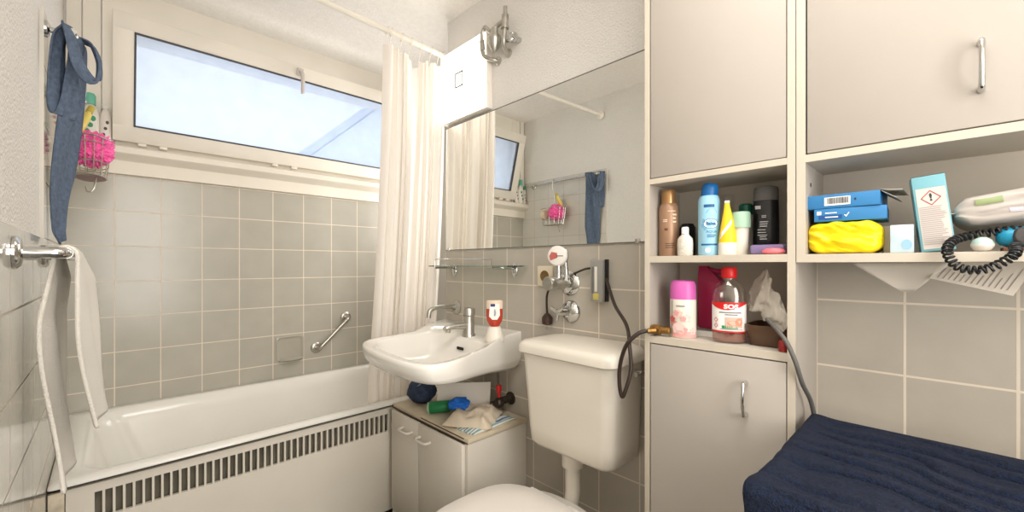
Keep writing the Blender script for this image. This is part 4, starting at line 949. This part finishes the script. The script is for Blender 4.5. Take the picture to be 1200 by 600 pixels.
for i in range(S+1):
    d = L[-1]*i/S
    while j < len(L)-2 and L[j+1] < d: j += 1
    k = (d-L[j])/max(1e-9, L[j+1]-L[j]); p = path[j].lerp(path[j+1], k); t = (path[j+1]-path[j]).normalized()
    nn = (nn-t*nn.dot(t)).normalized(); bn = t.cross(nn); a = 2*PI*turns*i/S
    pts.append(p+rc*(math.cos(a)*nn+math.sin(a)*bn))
m = MB().tube(pts, .0019, 6)
tag(obj('coiled_cord', m, BLACKP, None, (.99,-.04,.02)), 'black spiral cord hanging over the shelf edge around the egg', 'cord')
# papers under the shelf
m = MB(); m.add([(1.06,.128,.003), (1.09,.05,-.048), (1.06,-.015,.003), (1.14,.05,.003)], [[0,1,2], [0,2,3]])
P1 = [(1.035,.122,.0035), (1.06,.049,-.050), (1.05,.038,-.050), (1.035,-.012,.0035)]
m = MB().grid(lambda a, b: tuple(Vector((1.04+.012*math.sin(PI*a), .125-.135*a, .0035))*(1-b)+Vector((1.065,.056-.018*a, -.050))*b), 12, 6)
tag(obj('folded_paper', m, mat('paper_cream', (200,192,180), .7), None, (1.05,.05,0), 180, solid=.0006), 'plain folded paper tip hanging below the shelf', 'paper')
pp = [Vector((1.046,.018,-.0235)), Vector((1.046,-.078,-.050)), Vector((1.062,-.105,.004)), Vector((1.062,.0,.004))]
def pf_(a, b): return tuple((pp[0]*(1-a)+pp[1]*a)*(1-b)+(pp[3]*(1-a)+pp[2]*a)*b)
m = MB().grid(pf_, 8, 4); m.m = 1; rr = random.Random(9)
for k in range(13):
    a = .08+.068*k; b1 = rr.uniform(.45, .95)
    q0 = [Vector(pf_(a+dx, b_))+Vector((-.0008,0,-.0002)) for dx, b_ in ((0,.12), (.012,.12), (.012,b1), (0,b1))]; m.quad(*[tuple(p) for p in q0])
tag(obj('printed_paper', m, [mat('paper_grey', (196,188,176), .7), mat('paper_print', (140,133,125), .7)], None, (1.05,-.04,-.02), 180), 'sheet of paper with printed lines hanging below the shelf', 'paper')

# ------------------------------------------------------------------ washing machine and towel
wm = thing('washing_machine', 'white washing machine under the navy towel beside the tall cabinet', 'washing machine', (.83, -.12, FL))
mx0, mx1, my0, my1, mz = .682, 1.05, -.42, .178, -.322
obj('housing', MB().box(mx0, mx1, my0, my1, FL+.012, mz-.03, .012, 3), mat('appliance_white', (230,226,218), .35), wm)
obj('top_plate', MB().box(mx0-.008, mx1, my0-.002, my1+.002, mz-.03, mz, .006, 3), mat('appliance_white', (230,226,218), .35), wm)
obj('control_panel', MB().box(mx0-.004, mx0+.004, my0+.02, my1-.02, mz-.13, mz-.04, .003), mat('panel_grey', (206,204,200), .4), wm)
obj('porthole', MB().lathe((mx0+.002, -.12, -.75), [(.17,0), (.17,.012), (.14,.02), (.13,.012), (.05,.004)], 36, (-1,0,0)), GREY, wm)
for x in (mx0+.05, mx1-.05):
    for y in (my0+.05, my1-.05): obj('foot', MB().lathe((x,y,FL), [(.02,0), (.02,.014)], 14), BLACKP, wm)
tw = []
def towel(u, v):
    # u: across y (0 = left edge near the cabinet), v: x from back (0) to front (1), overhang at the edges
    W, D = .60, .385; ov = .05; ovf = .12
    sy = u*(W+ov) - ov; sx = v*(D+ovf)
    bx = 1.043 - .004*u; x = bx - sx; y = my1+.002 - max(0, sy); z = mz+.010
    if sy < 0:
        a = min(1, -sy/.02)*PI/2; y += .008*math.sin(a)+.002; z -= .008*(1-math.cos(a)) + max(0, -sy-.02)
    edge = bx-.378
    if x < edge:
        d = edge-x; a = min(1, d/.03)*PI/2
        x = edge - .014*math.sin(a); z -= .014*(1-math.cos(a)) + max(0, d-.03)
        x -= .010*math.sin(u*23)*min(1, d/.06)
    inner_ = (1 if sx <= .378 else .5)*(.15+.85*max(0, min(1, sy/.06)))
    w_ = 2.2*noise.noise(Vector((sy*4.0, sx*3, 3)))+1.1*noise.noise(Vector((sy*10, sx*9, 7)))+.4*noise.noise(Vector((sy*26, sx*20, 3)))
    ph_ = sx/.052 + w_*.55 - sy*1.2
    fr = ph_-math.floor(ph_)
    crease = math.exp(-((fr-.5)/.075)**2)*(.5+.9*max(0, noise.noise(Vector((sy*7, math.floor(ph_)*3.7, 1)))+.3))
    edgefade = min(1, sx/.05)
    z += edgefade*inner_*(.0022*math.sin(fr*2*PI) - .0095*crease + .004*noise.noise(Vector((sx*26, sy*14, 5))) + .006*noise.noise(Vector((sx*8, sy*8, 9))))
    z += .006*math.exp(-(sy/.02)**2)*(.6+.6*noise.noise(Vector((sx*28, 0, 2))))
    k = math.exp(-((sy/.04)**2))*math.exp(-(((sx-.37)/.04)**2))
    y += .008*k; x -= .010*k
    return (x, y, z)
tag(obj('navy_towel', MB().grid(towel, 200, 170), NAVY, None, (.85,-.1,mz), 180, solid=.007), 'dark navy terry towel spread over the washing machine top', 'towel')

# ------------------------------------------------------------------ left wall: towel rail with towel, upper rail, blue belt, basket
rl = thing('towel_rail', 'chrome towel rail low on the left wall holding the cream towel', 'towel rail', (XL, 1.25, .02))
ya, yb_, zr_, xo = 1.135, 1.62, .022, -.058
obj('rail_bar', MB().tube([(XL,ya,zr_), (XL+.04,ya,zr_), (xo-.006,ya+.002,zr_), (xo,ya+.012,zr_), (xo,ya+.05,zr_), (xo,yb_-.05,zr_), (xo,yb_-.012,zr_), (xo-.006,yb_-.002,zr_), (XL+.04,yb_,zr_), (XL,yb_,zr_)], .0108, 14, 5), CHROME, rl)
for y in (ya, yb_): obj('flange', MB().lathe((XL+.0005,y,zr_), [(.029,0), (.029,.004), (.024,.009), (.013,.011)], 26, (1,0,0)), CHROME, rl)
def hang(u, v):
    # u along the rail, v around: 0 = wall-side hem, 1 = room-side hem
    y = 1.175 + .20*u
    Lw, Lr = .455, .345; tot = Lw+Lr+.045
    d = v*tot
    if d < Lw:
        h = Lw-d; x = xo-.015 - .016*min(1, h/.12) + .024*(h/Lw)**2; z = zr_-.005-h
    elif d < Lw+.045:
        a = (d-Lw)/.045*PI; x = xo-.015*math.cos(a); z = zr_-.005+.019*math.sin(a)
    else:
        h = d-Lw-.045; x = xo+.015+.012*(h/Lr)+.014*(h/Lr)**2.5; z = zr_-.005-h
    hh = max(0, zr_-z)
    x += (.018*u-.002)*min(1, hh/.05)*(1 if d > Lw else 1-.45*min(1, hh/.45)) + .005*math.sin(u*9+z*12)*min(1, hh*6)
    y += .012*math.sin(z*14)*min(1, hh*4) - .05*max(0, hh-.1)*(.5-u)
    return (x, y, z)
tag(obj('cream_towel', MB().grid(hang, 24, 120), TERRY, None, (xo,1.27,zr_), 180, solid=.006), 'cream terry towel hanging over the low chrome rail', 'towel')
r2 = thing('upper_rail', 'long thin chrome rail high on the left wall over the tub', 'rail', (XL, 2.0, .632))
xr2, zr2 = -.07, .632
obj('rail_bar', MB().tube([(xr2,1.64,zr2), (xr2,2.33,zr2)], .0085, 12), CHROME, r2)
for y in (1.67, 2.31):
    b_ = obj('bracket', MB().tube([(XL,y,zr2), (xr2,y,zr2)], .008, 10).ball((xr2,y,zr2), .0125, 2), CHROME, r2)
    obj('flange', MB().lathe((XL,y,zr2), [(.022,0), (.022,.004), (.014,.008)], 20, (1,0,0)), CHROME, b_)
def ribbon(pts, wv, n=40, twist=None):
    P = catmull([Vector(p) for p in pts], 10); W = [Vector(w_) for w_ in wv]
    m = MB(); N = len(P)-1
    def fn(u, v):
        i = min(N, int(round(u*N))); k = u*(len(W)-1); a = int(min(len(W)-2, k)); w_ = W[a].lerp(W[a+1], k-a)
        s_ = (v-.5)
        return tuple(P[i]+w_*s_+Vector((.004*math.sin(s_*9+u*7), 0, 0)))
    return m.grid(fn, N, 10)
bel = thing('blue_belt', 'faded blue fabric belt looped over the upper chrome rail', 'belt', (-.085, 1.72, .63))
m = ribbon([(-.066,1.70,.645), (-.058,1.70,.62), (-.066,1.70,.50), (-.078,1.71,.38), (-.090,1.72,.27), (-.098,1.72,.19), (-.099,1.73,.105), (-.092,1.74,.068)], [(.026,.085,0), (.030,.09,0), (.032,.10,0), (.034,.10,0), (.034,.10,0), (.032,.09,.01), (.028,.07,.02), (.012,.02,.02)])
obj('long_tail', m, DENIM, bel, 180, solid=.004)
m = ribbon([(-.082,1.67,.646), (-.094,1.66,.61), (-.098,1.66,.52), (-.097,1.665,.43), (-.090,1.67,.405), (-.082,1.675,.425), (-.072,1.68,.51), (-.070,1.685,.60), (-.074,1.69,.643)], [(.022,.05,0), (.024,.05,0), (.026,.05,0), (.030,.05,0), (.032,.05,0), (.028,.05,0), (.022,.05,0), (.02,.05,0)])
obj('folded_band', m, DENIM, bel, 180, solid=.004)
m = ribbon([(-.080,1.64,.646), (-.070,1.635,.61), (-.056,1.635,.545), (-.036,1.645,.512), (-.022,1.67,.525), (-.020,1.70,.585), (-.034,1.72,.635), (-.058,1.73,.648)], [(.022,.045,0), (.022,.045,.01), (.02,.03,.014), (.014,.03,.026), (.004,.035,.02), (.010,.045,0), (.02,.045,0)])
obj('hanging_loop', m, DENIM, bel, 180, solid=.004)
# wire basket
bk = thing('wire_basket', 'small wire shower basket hooked on the upper rail by the window', 'basket', (-.04, 2.04, .35))
bxc, byc = -.044, 2.045; a_, b_2 = .050, .115
def ov(z, k=1): return [Vector((bxc+a_*k*math.cos(t), byc+b_2*k*math.sin(t), z)) for t in [2*PI*i/40 for i in range(41)]]
m = MB()
for z, k in ((.425,1), (.405,1), (.345,.90), (.30,.80)): m.tube(ov(z, k), .0026 if z > .42 else .0018, 6)
for i in range(14):
    t = 2*PI*i/14; m.tube([(bxc+a_*k*math.cos(t), byc+b_2*k*math.sin(t), z) for z, k in ((.425,1), (.345,.90), (.30,.80))], .0016, 6)
for i in range(-4, 5):
    y = byc+i*.019; w_ = a_*.8*math.sqrt(max(0, 1-((y-byc)/(b_2*.8))**2)); m.tube([(bxc-w_,y,.30), (bxc+w_,y,.30)], .0016, 6)
obj('wire_cage', m, STEEL, bk)
m = MB().tube([(bxc-.045,2.06,.425), (bxc-.030,2.06,.52), (xr2+.012,2.06,.58), (xr2+.014,2.06,.635), (xr2,2.06,.648), (xr2-.014,2.06,.635), (xr2-.012,2.06,.615)], .0024, 8, 6)
obj('hook', m, CHROMED, bk)
m = MB().tube([(bxc+.015,2.0,.30), (bxc+.012,1.985,.27), (bxc+.006,1.98,.248), (bxc-.006,1.985,.244), (bxc-.010,1.995,.262)], .0024, 8, 6).tube([(bxc-.03,2.0,.302), (bxc+.02,1.99,.296), (bxc+.03,1.97,.285)], .0018, 6, 4)
obj('lower_hook', m, CHROMED, bk)
def pouf(v):
    t = math.atan2(v.y, v.x)
    return .86+.16*abs(noise.noise(v*5))*2+.10*noise.noise(v*13)+.07*math.sin(22*noise.noise(v*3)+14*v.z)
tag(obj('bath_pouf', MB().ball((-.040,2.01,.392), .066, 6, pouf, .86, .95, .9), PINK, None, (-.03,2.015,.385), 180), 'bright pink net bath pouf in the wire basket', 'bath pouf')
def spg(v): return 1+.08*noise.noise(v*4)
tag(obj('bath_sponge', MB().ball((-.036,2.118,.385), .042, 4, spg, .85, .8, 1.0), mat('cream_sponge', (226,210,180), .9, bump=1, bscale=200), None, (-.036,2.115,.345), 60), 'cream bath sponge beside the pink pouf in the basket', 'sponge')
yb2 = thing('yellow_bottle', 'yellow shampoo bottle leaning in the basket behind the pouf', 'bottle', (-.06, 2.07, .4))
m = MB(); p0 = Vector((-.078,1.985,.425)); ax = Vector((.040,.03,.115))
m.lathe(p0, [(.016,0), (.018,.004), (.019,.07), (.015,.09), (.009,.098)], 24, ax, .65, 1, .3)
obj('bottle_body', m, mat('pale_yellow_plastic', (226,206,108), .4), yb2)
obj('cap', MB().lathe(p0+ax.normalized()*.098, [(.0095,0), (.0095,.022), (.007,.025)], 20, ax), mat('olive_cap', (188,170,70), .4), yb2)

# bottles on the window ledge
ZW = .4975
for (x, y, nm, lab, h, r, bodyc, capc, cph, print_) in (
    (-.052, 2.395, 'shampoo_bottle', 'white shampoo bottle with a green cap on the window ledge', .150, .027, (226,222,212), (112,190,166), .045, (60,150,110)),
    (-.008, 2.398, 'conditioner_tube', 'white tube with a dark cap edge at the window frame', .142, .0175, (228,220,212), (236,232,226), .012, (90,70,70)),
    (-.096, 2.395, 'shower_bottle', 'white bottle with red and green print beside the tiled corner', .120, .018, (222,216,206), (60,140,110), .03, (150,60,60))):
    b0 = thing(nm, lab, 'bottle', (x, y, ZW))
    m = MB().lathe((x,y,ZW), [(r*.9,0), (r,.004), (r,h*.72), (r*.8,h*.88), (r*.45,h*.97), (r*.45,h)], 26, sx=1, sy=.62)
    m.m = 1
    for k in range(3): m.ball((x-.3*r+.3*r*k, y-r*.60, ZW+h*(.25+.18*k)), r*.32, 2, None, 1, .12, 1.3)
    obj('bottle_body', m, [mat('body_'+nm, bodyc, .4), mat('print_'+nm, print_, .5)], b0)
    obj('cap', MB().lathe((x,y,ZW+h), [(r*.62,0), (r*.62,cph*.8), (r*.45,cph)], 22), mat('cap_'+nm, capc, .4), b0)

# ------------------------------------------------------------------ light
world = bpy.data.worlds.new('sky'); bpy.context.scene.world = world; world.use_nodes = True
bg = world.node_tree.nodes['Background']; bg.inputs['Color'].default_value = (.91, .95, 1.0, 1); bg.inputs['Strength'].default_value = 1.55
def area(name, loc, rot, sx, sy, power, color=(1,1,1)):
    l = bpy.data.lights.new(name, 'AREA'); l.shape = 'RECTANGLE'; l.size = sx; l.size_y = sy; l.energy = power; l.color = color
    o = bpy.data.objects.new(name, l); col.objects.link(o); o.location = loc; o.rotation_euler = rot
    return o
area('overhead_fill', (.42, .05, CE-.03), (0, 0, 0), .7, .7, 11.5, (1, .972, .94))  # added fill overhead, kept out of the mirror; not a ceiling fixture
area('rear_fill', (.25, -.92, .2), (math.radians(90), 0, 0), .6, 1.5, 19, (1, .978, .955))  # added fill from behind the camera; the front wall has no opening
area('tub_fill', (1.5, 2.05, .4), (0, math.radians(90), 0), .6, .5, 4.5, (1, .97, .93))  # added fill hidden behind the curtain to brighten the tub zone

# ------------------------------------------------------------------ everything up to floor level zero, camera, colour
for o in list(col.objects):
    if o.parent is None: o.location.z += H
cam = bpy.data.cameras.new('camera'); co = bpy.data.objects.new('camera', cam); col.objects.link(co)
co.location = (0, 0, H); yaw = 0.768843
co.rotation_euler = (PI/2, 0, -yaw)
cam.sensor_width = 36; cam.lens = 489.17/1200*36; cam.shift_y = (310.38-300)/1200; cam.clip_start = .01
sc = bpy.context.scene; sc.camera = co
sc.view_settings.view_transform = 'Standard'; sc.view_settings.look = 'None'; sc.view_settings.exposure = .35
sc.cycles.max_bounces = 10; sc.cycles.diffuse_bounces = 6; sc.cycles.transparent_max_bounces = 16
